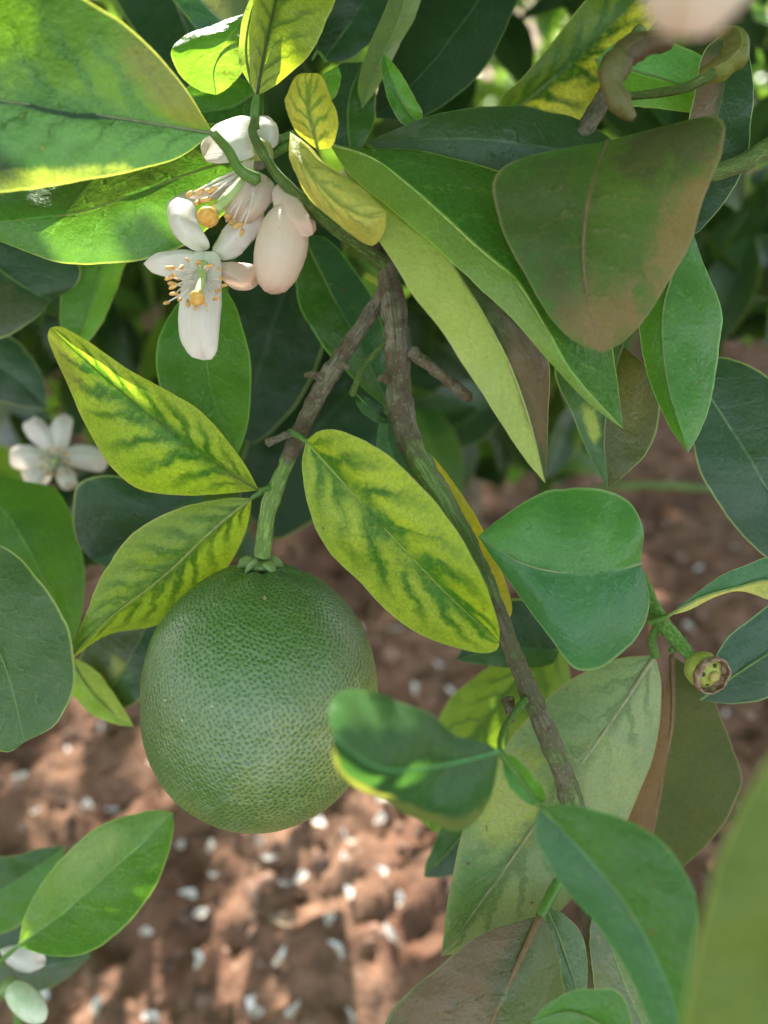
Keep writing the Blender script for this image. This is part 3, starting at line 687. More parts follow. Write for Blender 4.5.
for x, y in ((666, 618), (684, 640), (672, 650), (655, 606)):
    q = MB(); ellipsoid(q, P(x, y, .209), Vector((.3, .2, 1)), .0009, .0022, 9, 6, rough=.4); q.build('node', soft_mat('node_skin', (.3, .32, .08), (.2, .26, .06)) if x == 666 else greens, rb)
tr_ = empty('branch', P(768, 150, .205)); tag(tr_, 'thick green branch entering from the right edge behind the brown leaf', 'branch')
mb = MB(); tube(mb, PP([(830, 118, .21), (790, 135, .206), (762, 152, .204), (735, 166, .2), (700, 176, .197), (660, 178, .197)]), [.0028, .0027, .0027, .0024, .0021, .0014], 16, 60, .07, 300); mb.build('wood', greenw, tr_)
t2 = empty('twig', P(590, 128, .22)); tag(t2, 'rough dark twig end with green side stems behind the rolled-up leaf', 'twig')
mb = MB(); tube(mb, PP([(560, 160, .222), (585, 128, .218), (602, 100, .218), (618, 70, .222), (640, 30, .23)]), [.0026, .0026, .0023, .0020, .0018], 14, 60, .2, 400); mb.build('wood', bark_mat('bark_dark_twig', [(0, .8), (.5, .7), (1, .2)], brown=(.07, .05, .035)), t2)
mb = MB(); tube(mb, PP([(604, 98, .218), (630, 96, .206), (665, 92, .196), (690, 86, .19), (716, 72, .187)]), [.0011, .0011, .0011, .0012, .0013], 10, 50, .08); mb.build('side_shoot', greenw, t2)
t3 = empty('twig', P(0, 962, .26)); tag(t3, 'thin light green shoot in the lower left corner', 'twig')
mb = MB(); tube(mb, PP([(-30, 940, .27), (-5, 985, .265), (12, 1000, .26), (20, 1030, .26)]), [.0014, .0013, .0012, .0012], 10, 40, .06); mb.build('wood', greens, t3)
# blurred brown stem in the background and others of this bush
for i, (pts, rr, lab) in enumerate([
        ([(470, 300, .62), (478, 400, .6), (474, 480, .6), (468, 600, .66)], [.006, .007, .007, .008], 'blurred brown stem standing in the background right of the fork'),
        ([(560, 500, .5), (620, 486, .5), (700, 488, .52), (780, 500, .55)], [.003, .003, .0025, .002], 'thin green stem lying across the soil at the right')]):
    e = empty('stem', P(*pts[0])); tag(e, lab, 'stem')
    mb = MB(); tube(mb, PP(pts), rr, 10, 40, .15, 90); mb.build('wood', brownw if i < 1 else greenw, e)

# ================================================================== the fruit
def rv0(): return Vector((rnd.gauss(0, 1), rnd.gauss(0, 1), rnd.gauss(0, 1))).normalized()
s = NT('peel')
o = s.obj()
at = s.n('ShaderNodeAttribute'); at.attribute_name = 'pore'; pit = at.outputs['Fac']
sep = s.n('ShaderNodeSeparateXYZ'); s.put(sep.inputs[0], o)
n1 = s.noise(45, 3); n2 = s.noise(160, 4)
big = s.math('ADD', s.math('ADD', s.math('MULTIPLY', sep.outputs[2], -14), s.math('MULTIPLY', sep.outputs[0], 7)), s.math('MULTIPLY', s.math('SUBTRACT', n1, .5), 1.0))
col = s.mix(s.ss(big, -.25, .45), (.076, .155, .030), (.25, .275, .075))
col = s.mix(s.ss(n2, .45, .7, 0, .4), col, (.14, .22, .09))
col = s.mix(s.math('MULTIPLY', pit, s.ss(n1, .25, .7, .95, .75)), col, (.022, .085, .020))
col = s.mix(s.ss(s.noise(330, 2), .72, .75, 0, .8), col, (.36, .33, .16))
col = s.mix(s.ss(s.noise(28, 5, .7), .56, .70, 0, .35), col, (.30, .33, .17))
h = s.math('ADD', s.math('ADD', s.math('MULTIPLY', pit, -.12), s.math('MULTIPLY', n2, 1.5)), s.math('MULTIPLY', s.noise(1100, 2), .45))
peel = s.done(s.principled(col, s.ss(n2, .3, .7, .30, .44), .6, s.bump(h, .75, .0009), sss=.03, coat=.6))
FC = P(261.5, 693, .229)
fax = (P(260, 560, .222) - P(263, 830, .236)).normalized()
mb = MB(); vs = []; uv = []; fs = []
px = .229 / F
RX, RZ = 116.5 * px, 132.5 * px
side = (RIGHT - fax * RIGHT.dot(fax)).normalized(); dep = fax.cross(side)
NR, NS = 400, 680
from mathutils import kdtree
NP = 8600; kd = kdtree.KDTree(NP)
for i in range(NP):
    z_ = 1 - 2 * (i + .5) / NP; a_ = i * 2.399963; q_ = math.sqrt(1 - z_ * z_)
    kd.insert((Vector((q_ * math.cos(a_), q_ * math.sin(a_), z_)) + rv0() * .0098).normalized(), i)
kd.balance(); pore = []
for i in range(NR + 1):
    th = math.pi * i / NR
    for k in range(NS + 1):
        a = 2 * math.pi * (k % NS) / NS
        z = math.cos(th); q = math.sin(th)
        q *= 1 - .035 * z                       # a little narrower towards the stalk
        q = q * (1 + .05 * math.sin(th) ** 2 * abs(z) * 1.2)
        zz = z * RZ - (.0022 * math.exp(-(th / .16) ** 2))
        if z < 0: zz += .0008 * math.exp(-((math.pi - th) / .12) ** 2)
        p = FC + fax * zz + (side * math.cos(a) + dep * math.sin(a) * .98) * RX * q
        p += (p - FC) * .014 * noise.noise(p * 38)
        p += (p - FC) * .004 * noise.noise(p * 120)
        # shallow folds radiating from the stalk
        p += (p - FC) * .012 * math.sin(a * 7 + 1) * math.exp(-((th - .25) / .22) ** 2)
        s_ = math.sin(th); dist = kd.find((s_ * math.cos(a), s_ * math.sin(a), math.cos(th)))[2] / .0382
        w_ = max(0.0, min(1.0, (.39 - dist) / .20)); w_ = w_ * w_ * (3 - 2 * w_)
        pore.append(w_); p -= (p - FC).normalized() * .00013 * w_
        vs.append(p); uv.append((k / NS, i / NR))
for i in range(NR):
    for k in range(NS):
        b = i * (NS + 1) + k; fs.append((b, b + NS + 1, b + NS + 2, b + 1))
mb.add(vs, fs, uv)
fruit = empty('citrus_fruit', FC); tag(fruit, 'large round unripe green citrus fruit with pitted peel hanging left of centre', 'fruit')
po = mb.build('peel', peel, fruit)
pa = po.data.attributes.new('pore', 'FLOAT', 'POINT'); pa.data.foreach_set('value', pore)
top = FC + fax * (RZ - .0016)
cal = soft_mat('calyx_skin', (.17, .26, .08), (.25, .33, .12), .5, .15, 500)
mb = MB(); ellipsoid(mb, top + fax * .001, fax, .0038, .0036, 20, 10, rough=.1); mb.build('calyx', cal, fruit)
for k in range(5):
    a = 2 * math.pi * k / 5 + .45
    dv = side * math.cos(a) + dep * math.sin(a)
    q = MB(); c0 = top + dv * .0018
    tube(q, [c0 + fax * .0012, c0 + dv * .002 + fax * .0022, c0 + dv * .0038 + fax * .0012, c0 + dv * .0054 - fax * .0004], [.0014, .0019, .0016, .0003], 10, 14, .1, 500, flat=.5)
    q.build('sepal', cal, fruit)

# ================================================================== blossoms
def petal_mat(name, c1, c2, base, tip):
    s = NT(name); u, v = s.uv()[0], s.uv()[1]
    cv = s.n('ShaderNodeCombineXYZ'); s.put(cv.inputs[0], s.math('MULTIPLY', u, 26)); s.put(cv.inputs[1], s.math('MULTIPLY', v, 2.2))
    st = s.noise(1.0, 4, .6, cv.outputs[0], .3); n1 = s.noise(260, 5, .65)
    col = s.mix(s.ss(n1, .35, .7), c1, c2)
    col = s.mix(s.ss(st, .48, .62, 0, .35), col, tuple(x * y for x, y in zip(c2, (.93, .86, .78))))
    col = s.mix(s.ss(v, .4, 0, 0, .8), col, base); col = s.mix(s.ss(v, .5, 1, 0, .7), col, tip)
    col = s.mix(s.ss(s.noise(330, 3), .66, .74, 0, .45), col, (.72, .52, .34))
    nm = s.bump(s.math('ADD', s.math('MULTIPLY', st, 1.3), n1), .35, .0005)
    t = s.n('ShaderNodeBsdfTranslucent'); s.put(t.inputs['Color'], s.mix(1.0, col, (1, .97, .92), 'MULTIPLY')); s.put(t.inputs['Normal'], nm)
    mx = s.n('ShaderNodeMixShader'); mx.inputs[0].default_value = .45
    s.t.links.new(s.principled(col, .5, .3, nm), mx.inputs[1]); s.t.links.new(t.outputs[0], mx.inputs[2])
    return s.done(mx.outputs[0])
petal_m = petal_mat('petal_skin', (.88, .86, .84), (.84, .80, .76), (.76, .80, .64), (.86, .77, .69))
petal_p = petal_mat('petal_pink_skin', (.83, .68, .57), (.82, .72, .63), (.78, .70, .58), (.82, .58, .43))
fil_m = soft_mat('filament_skin', (.86, .82, .76), (.84, .76, .70), .5, .3)
anth_m = soft_mat('anther_skin', (.62, .34, .10), (.75, .48, .20), .6, .1, 900, bump=.6)
stig_m = soft_mat('stigma_skin', (.62, .32, .05), (.75, .46, .14), .65, .1, 700, bump=.5)
sty_m = soft_mat('style_skin', (.45, .58, .22), (.55, .66, .30), .45, .25)
def thicken(o, t):
    md = o.modifiers.new('thickness', 'SOLIDIFY'); md.thickness = t; md.offset = 0
def petal(par, mid, L, R, mat=None, t=.0004, **k):
    k.setdefault('bul', .03)
    mb = MB(); blade(mb, mid, L, R, nv=26, nu=7, **k)
    o = mb.build('petal', mat or petal_m, par); thicken(o, t); return o
def stamen(par, a, b, r=.00024, ar=.00062, bend=None):
    q = MB(); A, B = P(*a), P(*b); m = A.lerp(B, .5) + Vector((rnd.uniform(-1, 1), rnd.uniform(-1, 1), rnd.uniform(-1, 1))) * .0008
    tube(q, [A, m, B], [r * 1.5, r * 1.2, r * .6], 7, 14); f = q.build('stamen', fil_m, par)
    q = MB(); ax = (B - m).normalized() + Vector((rnd.uniform(-.6, .6), rnd.uniform(-.6, .6), rnd.uniform(-.6, .6)))
    ellipsoid(q, B, ax, ar * .85, ar * 4.4, 9, 7, rough=.6); q.build('anther', anth_m, f)
# open blossom facing the camera
f1 = empty('blossom', P(205, 262, .205)); tag(f1, 'open white blossom facing the viewer with orange stamens, lowest of the cluster', 'flower')
petal(f1, [(204, 252, .206), (203, 285, .199), (200, 325, .197), (203, 360, .201)], [(190, 255), (180, 300), (179, 335), (190, 355)], [(219, 255), (221, 300), (219, 340), (214, 358)], eL=.003, eR=.003)
petal(f1, [(205, 258, .206), (185, 254, .203), (165, 256, .201), (144, 264, .204)], [(190, 250), (168, 250), (152, 256)], [(192, 275), (168, 277), (152, 272)], eL=.002, eR=.002)
petal(f1, [(206, 250, .207), (190, 238, .202), (176, 215, .201), (178, 198, .207), (186, 192, .211)], [(193, 250), (174, 234), (168, 212), (171, 200)], [(210, 244), (198, 222), (194, 204), (192, 196)], eL=.003, eR=.002)
petal(f1, [(213, 256, .207), (232, 240, .203), (248, 220, .202), (262, 206, .208)], [(214, 244), (228, 224), (244, 208), (256, 202)], [(226, 260), (244, 252), (260, 234), (264, 215)], eL=.004, eR=.004)
petal(f1, [(212, 262, .207), (230, 274, .205), (246, 282, .206), (262, 280, .21)], [(222, 262), (240, 262), (256, 268)], [(218, 274), (234, 288), (252, 290)], mat=petal_p, eL=.002, eR=.002)
for k in range(17):
    a = -2.9 + k * 5.9 / 16 + rnd.uniform(-.1, .1)
    r = rnd.uniform(20, 27)
    stamen(f1, (200 + 7 * math.cos(a), 277 + 8 * math.sin(a), .2005), (196 + r * 1.15 * math.cos(a), 284 + r * math.sin(a), .1945 + rnd.uniform(-.001, .001)))
for x, y in ((166, 303), (172, 284), (176, 277)):
    stamen(f1, (196, 282, .2), (x, y, .197))
q = MB(); tube(q, [P(203, 266, .203), P(201, 280, .197), P(198, 295, .192)], [.0017, .0011, .0010], 10, 14); q.build('style', sty_m, f1)
q = MB(); ellipsoid(q, P(197, 298, .1905), FWD, .0020, .0022, 16, 10, rough=.08); q.build('stigma', stig_m, f1)
# upper blossom seen from the side
f2 = empty('blossom', P(262, 150, .207)); tag(f2, 'upper white blossom seen from the side with hanging petals and an orange stigma', 'flower')
petal(f2, [(262, 148, .208), (240, 140, .202), (218, 140, .201), (203, 156, .206)], [(258, 122), (238, 117), (216, 126), (202, 144)], [(250, 158), (235, 162), (220, 164), (208, 162)], eL=.006, eR=-.002)
petal(f2, [(266, 150, .208), (272, 135, .206), (268, 122, .208), (258, 116, .212)], [(256, 145), (254, 130), (254, 120)], [(276, 146), (278, 130), (270, 118)], eL=.002, eR=.004)
petal(f2, [(254, 160, .207), (235, 178, .204), (212, 192, .202), (190, 198, .204)], [(242, 162), (222, 178), (200, 190)], [(250, 175), (228, 194), (206, 200)], eL=.002, eR=.002)
petal(f2, [(258, 172, .2055), (246, 190, .2), (236, 208, .199), (226, 222, .201)], [(246, 172), (234, 190), (226, 206)], [(268, 180), (254, 202), (240, 216)], mat=petal_p, eL=.001, eR=.003)
petal(f2, [(266, 176, .206), (262, 195, .2015), (250, 215, .2), (240, 228, .202)], [(258, 178), (248, 196), (238, 216)], [(274, 186), (270, 205), (256, 220)], mat=petal_p, eL=.001, eR=.003)
for a, b in [((246, 170, .205), (200, 192, .2)), ((246, 170, .205), (206, 200, .199)), ((248, 172, .205), (214, 206, .198)), ((250, 176, .204), (228, 216, .197)), ((252, 178, .204), (232, 222, .197)), ((258, 180, .204), (238, 226, .197)), ((256, 180, .204), (242, 232, .198)), ((244, 168, .205), (190, 194, .201)), ((246, 172, .205), (212, 190, .2)), ((246, 172, .205), (198, 202, .199))]:
    stamen(f2, a, b, ar=.0008)
q = MB(); tube(q, [P(248, 176, .2045), P(232, 194, .2), P(216, 210, .197)], [.0020, .0014, .0012], 10, 14); q.build('style', sty_m, f2)
q = MB(); ellipsoid(q, P(208, 217, .1955), P(208, 217, .19) - P(218, 208, .194), .0028, .0048, 16, 10, rough=.1); q.build('stigma', stig_m, f2)
q = MB(); ellipsoid(q, P(262, 152, .2075), RIGHT + UP * .4, .0036, .006, 16, 10, rough=.1); q.build('calyx', soft_mat('calyx_pale', (.5, .52, .22), (.4, .46, .16)), f2)
for pts in ([(262, 150, .212), (280, 140, .214), (298, 132, .218)], [(266, 160, .212), (284, 148, .214), (300, 140, .218)]):
    q = MB(); tube(q, PP(pts), [.0010, .0012, .0010], 9, 14); q.build('stalk', greens, f2)
# hanging bud
f3 = empty('blossom_bud', P(290, 190, .205)); tag(f3, 'pinkish white half-open bud hanging right of the open blossom', 'flower bud')
def bprof(t): return max(0.0, math.sin(math.pi * t ** .92)) ** .62 * (.72 + .3 * math.sin(math.pi * t) + .12 * t) if 0 < t < 1 else 0
q = MB(); ax = P(271, 292, .197) - P(291, 208, .203)
ellipsoid(q, (P(271, 292, .197) + P(291, 206, .203)) / 2, ax, .0064, ax.length, 26, 22, prof=bprof, rough=.03); q.build('petals', petal_p, f3)
petal(f3, [(283, 184, .203), (286, 205, .197), (296, 222, .195), (313, 234, .197)], [(274, 190), (276, 212), (288, 232), (304, 238)], [(293, 192), (304, 208), (311, 222)], mat=petal_p, eL=.003, eR=.001, t=.0009)
petal(f3, [(290, 190, .206), (300, 205, .203), (306, 222, .202), (308, 236, .203)], [(284, 200), (290, 222), (298, 236)], [(298, 196), (312, 212), (316, 230)], mat=petal_p, t=.0009)
# small blurred blossom at the left
f4 = empty('blossom', P(48, 455, 0.320)); tag(f4, 'small out of focus white blossom near the left edge', 'flower')
petal(f4, [(55, 456, 0.321), (48, 440, 0.317), (38, 425, 0.317), (30, 420, 0.320)], [(46, 452), (28, 436), (24, 424)], [(58, 448), (50, 428), (38, 417)], eL=.003, eR=.003)
petal(f4, [(58, 456, 0.321), (60, 440, 0.317), (62, 426, 0.317), (66, 414, 0.321)], [(52, 448), (50, 430), (56, 418)], [(66, 450), (72, 434), (73, 420)], eL=.003, eR=.003)
petal(f4, [(52, 460, 0.321), (38, 456, 0.317), (24, 455, 0.317), (10, 456, 0.320)], [(42, 449), (24, 445), (12, 449)], [(42, 466), (24, 470), (12, 466)], eL=.003, eR=.003)
petal(f4, [(58, 460, 0.321), (75, 456, 0.317), (92, 457, 0.316), (108, 464, 0.319)], [(72, 447), (92, 446), (104, 453)], [(70, 466), (88, 470), (102, 472)], eL=.003, eR=.003)
petal(f4, [(54, 464, 0.321), (44, 472, 0.317), (32, 478, 0.317), (24, 478, 0.321)], [(42, 466), (28, 470), (22, 472)], [(50, 480), (38, 490), (26, 486)], eL=.003, eR=.003)
petal(f4, [(60, 466, 0.321), (66, 474, 0.317), (70, 482, 0.317), (74, 488, 0.321)], [(56, 474), (60, 484), (66, 490)], [(70, 468), (76, 476), (78, 484)], eL=.001, eR=.001)
for k in range(9):
    a = k * 2 * math.pi / 9; stamen(f4, (55, 460, 0.320), (55 + 13 * math.cos(a), 462 + 13 * math.sin(a), 0.314))
q = MB(); tube(q, [P(55, 460, 0.321), P(54, 462, 0.313)], [.0016, .0013], 10, 10); q.build('style', sty_m, f4)
# blurred bud close to the lens at the top right
f5 = empty('blossom_bud', P(700, -10, .1)); tag(f5, 'strongly blurred pinkish white petal hanging into the top right of the frame', 'flower bud')
petal(f5, [(720, -90, .084), (705, -50, .082), (695, 0, .081), (690, 36, .082)], [(660, -70), (640, -20), (652, 12), (672, 32)], [(760, -60), (756, -15), (735, 12), (708, 34)], mat=petal_p, eL=.004, eR=.004, t=.001)
# white petal and bud at lower left
f6 = empty('blossom_bud', P(30, 1000, .26)); tag(f6, 'green and white flower bud in the very bottom left corner', 'flower bud')
q = MB(); ax = P(45, 1020, .255) - P(8, 985, .262); ellipsoid(q, (P(45, 1020, .255) + P(8, 985, .262)) / 2, ax, .0045, ax.length, 16, 14, rough=.04); q.build('petals', soft_mat('bud_skin', (.55, .68, .42), (.75, .78, .62), .4, .25, 200), f6)
q = MB(); ellipsoid(q, P(8, 986, .262), ax, .0032, .005, 14, 8, rough=.1); q.build('calyx', cal, f6)
f7 = MB(); blade(f7, [(0, 950, .27), (15, 958, .266), (30, 962, .266), (46, 960, .27)], [(12, 946), (30, 948), (42, 952)], [(10, 966), (28, 972), (42, 968)], nv=20, nu=6, eL=.003)
o7 = f7.build('petal', petal_m); thicken(o7, .0006); tag(o7, 'single white petal caught under the bright pointed leaf, lower left', 'petal')
# dead bud / fruitlet on the right shoot
f8 = empty('withered_bud', P(706, 670, .204)); tag(f8, 'tiny yellow-green withered bud with brown papery rim at the right', 'flower bud')
ax8 = (P(722, 678, .197) - P(694, 660, .207)).normalized(); c8 = P(705, 671, .204)
wm = soft_mat('bud_cup_skin', (.30, .36, .06), (.42, .42, .10), .45, .15, 600, bump=.5)
q = MB(); ellipsoid(q, c8 - ax8 * .001, ax8, .0050, .0085, 20, 14, rough=.08); q.build('cup', wm, f8)
s8 = ax8.orthogonal().normalized(); t8 = ax8.cross(s8)
q = MB(); ring = []
vs = []; uv = []; fs = []
for k in range(41):
    a = 2 * math.pi * (k % 40) / 40
    dv = s8 * math.cos(a) + t8 * math.sin(a)
    for j in range(5):
        r = .0040 + .0012 * math.sin(j / 4 * 2.4) + .0003 * noise.noise(Vector((math.cos(a) * 3, math.sin(a) * 3, j)))
        hh = .0006 + .0008 * j + .0007 * noise.noise(Vector((math.cos(a) * 4, math.sin(a) * 4, 7.)))
        vs.append(c8 + dv * r + ax8 * hh); uv.append((k / 40, j / 4))
for k in range(40):
    for j in range(4): b = k * 5 + j; fs.append((b, b + 1, b + 6, b + 5))
q.add(vs, fs, uv); o8 = q.build('papery_rim', soft_mat('papery_skin', (.17, .09, .045), (.42, .30, .22), .6, .1, 700, bump=.7), f8); thicken(o8, .0004)
q = MB(); ellipsoid(q, c8 + ax8 * .0033, ax8, .0016, .0022, 14, 8, rough=.2); q.build('disc', soft_mat('disc_skin', (.40, .26, .10), (.42, .40, .12), .6, .1, 800), f8)
for k in (0, 2, 3):
    a = k * 1.6 + .4; q = MB(); ellipsoid(q, c8 + ax8 * .0024 + (s8 * math.cos(a) + t8 * math.sin(a)) * .0026, ax8, .0007, .001, 8, 6, rough=.3); q.build('speck', brownw, f8)

# ================================================================== ground
s = NT('soil')
n1 = s.noise(9, 5, .6); n2 = s.noise(60, 6, .7); n3 = s.noise(3, 3)
col = s.mix(s.ss(n1, .35, .65), (.15, .072, .044), (.26, .145, .092))
col = s.mix(s.ss(n2, .45, .7, 0, .7), col, (.075, .045, .033))
col = s.mix(s.ss(s.noise(130, 3, .6), .62, .72, 0, .6), col, (.40, .30, .24))
col = s.mix(s.ss(n3, .55, .7, 0, .35), col, (.12, .09, .07))
soil = s.done(s.principled(col, .9, .2, s.bump(s.math('ADD', n2, s.math('MULTIPLY', s.noise(220, 4), .5)), .9, .006)))
def gh(x, y):
    v = Vector((x, y, 0))
    near = max(0, 1 - max(0, math.hypot(x, y) - 3) / 6)
    return (.020 * noise.fractal(v * 5, 1, 2, 3) + .011 * noise.fractal(v * 24, 1, 2, 3) + .007 * noise.noise(v * 60) + .004 * noise.noise(v * 120)) * near - .004
def axis(c, inner, step, out):
    a = [c + inner * (i / round(inner / step)) for i in range(-round(inner / step), round(inner / step) + 1)]
    d, g = inner, step
    lo, hi = [], []
    while d < out:
        g *= 1.35; d += g; hi.append(c + d); lo.insert(0, c - d)
    return lo + a + hi
xs = axis(0, .95, .0065, 260); ys = axis(.95, .95, .0065, 260)
mb = MB()
mb.v = [(x, y, gh(x, y)) for y in ys for x in xs]; mb.uv = [(0, 0)] * len(mb.v); nx = len(xs)
mb.f = [(j * nx + i, j * nx + i + 1, (j + 1) * nx + i + 1, (j + 1) * nx + i) for j in range(len(ys) - 1) for i in range(nx - 1)]
tag(mb.build('ground', soil), 'brown garden soil', kind='structure')
# crumbs and clods
mb = MB()
for k in range(4200):
    y = rnd.uniform(.02, 1.9); x = rnd.uniform(-.75, .75); r = rnd.choice([.0025, .003, .004, .005, .007]) * rnd.uniform(.6, 1.2)
    c = Vector((x, y, gh(x, y) + r * .2)); seed = Vector((k, 0, 0)); vs = []
    bmr = bmesh.new(); bmesh.ops.create_icosphere(bmr, subdivisions=1, radius=1)
    sx, sy, sz = rnd.uniform(.7, 1.6), rnd.uniform(.7, 1.3), rnd.uniform(.45, .8)
    ang = rnd.uniform(0, 6.28); ca, sa = math.cos(ang), math.sin(ang)
    vv = [Vector((v.co.x * sx, v.co.y * sy, v.co.z * sz)) * (1 + .35 * noise.noise(v.co * 1.3 + seed)) for v in bmr.verts]
    vs = [c + Vector((p.x * ca - p.y * sa, p.x * sa + p.y * ca, p.z)) * r for p in vv]
    fs = [tuple(v.index for v in f.verts) for f in bmr.faces]; bmr.free()
    mb.add(vs, fs, [(0, 0)] * len(vs))
s = NT('clod'); n1 = s.noise(25, 3); col = s.mix(s.ss(n1, .4, .6), (.08, .048, .034), (.27, .165, .12))
tag(mb.build('soil_clods', s.done(s.principled(col, .9, .2, s.bump(s.noise(300, 4), .8, .002)))), 'loose crumbs and small clods of brown soil', 'soil crumbs', kind='stuff')

# litter
mb = MB()
for k in range(420):
    y = rnd.uniform(.05, 1.9); x = rnd.uniform(-.8, .8); z = gh(x, y) + .004
    a = rnd.uniform(0, 6.28); dv = Vector((math.cos(a), math.sin(a), rnd.uniform(-.15, .15)))
    if k % 3:
        L_ = rnd.uniform(.008, .035); p = Vector((x, y, z))
        tube(mb, [p, p + dv * L_ * .5 + Vector((rnd.uniform(-.003, .003), 0, .002)), p + dv * L_], [rnd.uniform(.0006, .0014), .0009, .0005], 6, 6, .3, 300)
    else:
        L_ = rnd.uniform(.010, .028); W_ = L_ * rnd.uniform(.15, .25); vs = []; uv = []; fs = []; sd_ = Vector((-dv.y, dv.x, 0)); q_ = Vector((k, 0, 0))
        for i in range(7):
            t = i / 6
            for j in (-1, -.5, 0, .5, 1): vs.append(Vector((x, y, z)) + dv * (t - .5) * L_ + sd_ * j * W_ * math.sin(math.pi * (t * .9 + .05)) + Vector((0, 0, abs(j) * W_ * .6 + .003 * noise.noise(q_ + Vector((t * 2, j, 0)))))); uv.append((.5 + j / 2, t))
        for i in range(6):
            for j in range(4): b = i * 5 + j; fs.append((b, b + 1, b + 6, b + 5))
        mb.add(vs, fs, uv)
tag(mb.build('dry_litter', soft_mat('litter_skin', (.10, .06, .04), (.36, .27, .19), .8, .05, 60, spec=.2)), 'dry brown twigs and leaf crumbs strewn over the soil', 'litter', kind='stuff')

# fallen petals, each one a thing
fall_m = soft_mat('fallen_petal_skin', (.80, .78, .76), (.60, .50, .40), .5, .2, 90)
spots = [(66, 745), (22, 738), (33, 808), (20, 776), (150, 772), (108, 798), (86, 800), (150, 950), (95, 1003), (213, 878), (225, 860), (260, 845), (285, 885), (305, 876), (350, 898), (383, 878),
         (362, 858), (330, 925), (338, 950), (214, 915), (295, 1015), (253, 1010), (240, 985), (352, 1012), (390, 940), (372, 640), (395, 632), (388, 660), (447, 670), (450, 690), (415, 690), (430, 730),
         (520, 1000), (200, 960), (395, 805), (380, 820), (670, 515), (672, 420), (640, 590), (700, 560), (665, 290), (652, 310), (735, 340), (600, 470), (725, 715), (740, 300), (716, 425), (690, 620), (560, 455), (500, 690),
         (130, 300), (120, 330), (90, 380), (150, 1015), (180, 840), (410, 775), (320, 830), (300, 800), (445, 905), (640, 520), (735, 545), (60, 980), (280, 960), (270, 860), (175, 905), (345, 870), (400, 910), (90, 730)]
for k, (x, y) in enumerate(spots):
    c = G(x, y, 0.004); c.z = gh(c.x, c.y) + .004
    if k % 3 == 1: c += Vector((rnd.uniform(-.012, .012), rnd.uniform(-.012, .012), .001))
    ang = rnd.uniform(0, 6.28); Ln = rnd.uniform(.003, .0078); Wd = rnd.uniform(.0014, .0036); cu = rnd.uniform(-.3, 1.3); tl = rnd.uniform(-.8, .8); sk = rnd.uniform(-.5, .5); tw_ = rnd.uniform(-.9, .9)
    mb = MB(); vs = []; uv = []; fs = []; sd = Vector((k * 3.1, 0, 0))
    for i in range(9):
        t = i / 8 * 2 - 1
        for j in range(-3, 4):
            ww = Wd * math.sqrt(max(0.02, 1 - t * t * .96)) * (1 + .35 * t * rnd.choice([1, 1]))
            v = Vector((t * Ln, j / 3 * ww + sk * Ln * t * t, abs(cu) * Ln * .6 * t * t + .7 * ww * (j / 3) ** 2 + tl * t * Ln * .5 + tw_ * t * j / 3 * ww))
            v += Vector((noise.noise(v * 260 + sd), noise.noise(v * 260 - sd), noise.noise(v * 200 + sd * 2))) * .0008
            vs.append(c + Vector((v.x * math.cos(ang) - v.y * math.sin(ang), v.x * math.sin(ang) + v.y * math.cos(ang), v.z))); uv.append((j / 6 + .5, i / 8))
    for i in range(8):
        for j in range(6): b = i * 7 + j; fs.append((b, b + 1, b + 8, b + 7))
    mb.add(vs, fs, uv); o = mb.build('fallen_petal', fall_m); thicken(o, .0005)
    tag(o, 'small fallen white petal lying on the brown soil in the background', 'petal', 'fallen petals on the soil')

# ================================================================== foliage behind and above
def add_leaf(mb, c, dirv, nrm, L, W, fold=.25, curve=.15):
    dirv = dirv.normalized(); sd = dirv.cross(nrm).normalized(); nrm = sd.cross(dirv)
    vs = []; uv = []; fs = []
    for i in range(7):
        t = i / 6; wdt = W * math.sin(math.pi * (t * .94 + .03)) ** .8 * (1.1 - .3 * t)
        for j in (-2, -1, 0, 1, 2):
            a = j / 2
            vs.append(c + dirv * (t - .5) * L + sd * a * wdt + nrm * (abs(a) * wdt * fold - curve * L * (t - .5) ** 2 * 2)); uv.append((.5 + a / 2, t))
    for i in range(6):
        for j in range(4): b = i * 5 + j; fs.append((b, b + 1, b + 6, b + 5))
    mb.add(vs, fs, uv)
def rv(): return Vector((rnd.gauss(0, 1), rnd.gauss(0, 1), rnd.gauss(0, 1))).normalized()
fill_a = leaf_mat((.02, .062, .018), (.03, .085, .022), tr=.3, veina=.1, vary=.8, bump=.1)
fill_b = leaf_mat((.05, .14, .03), (.07, .18, .035), tr=.45, veina=.1, vary=.8, bump=.1)
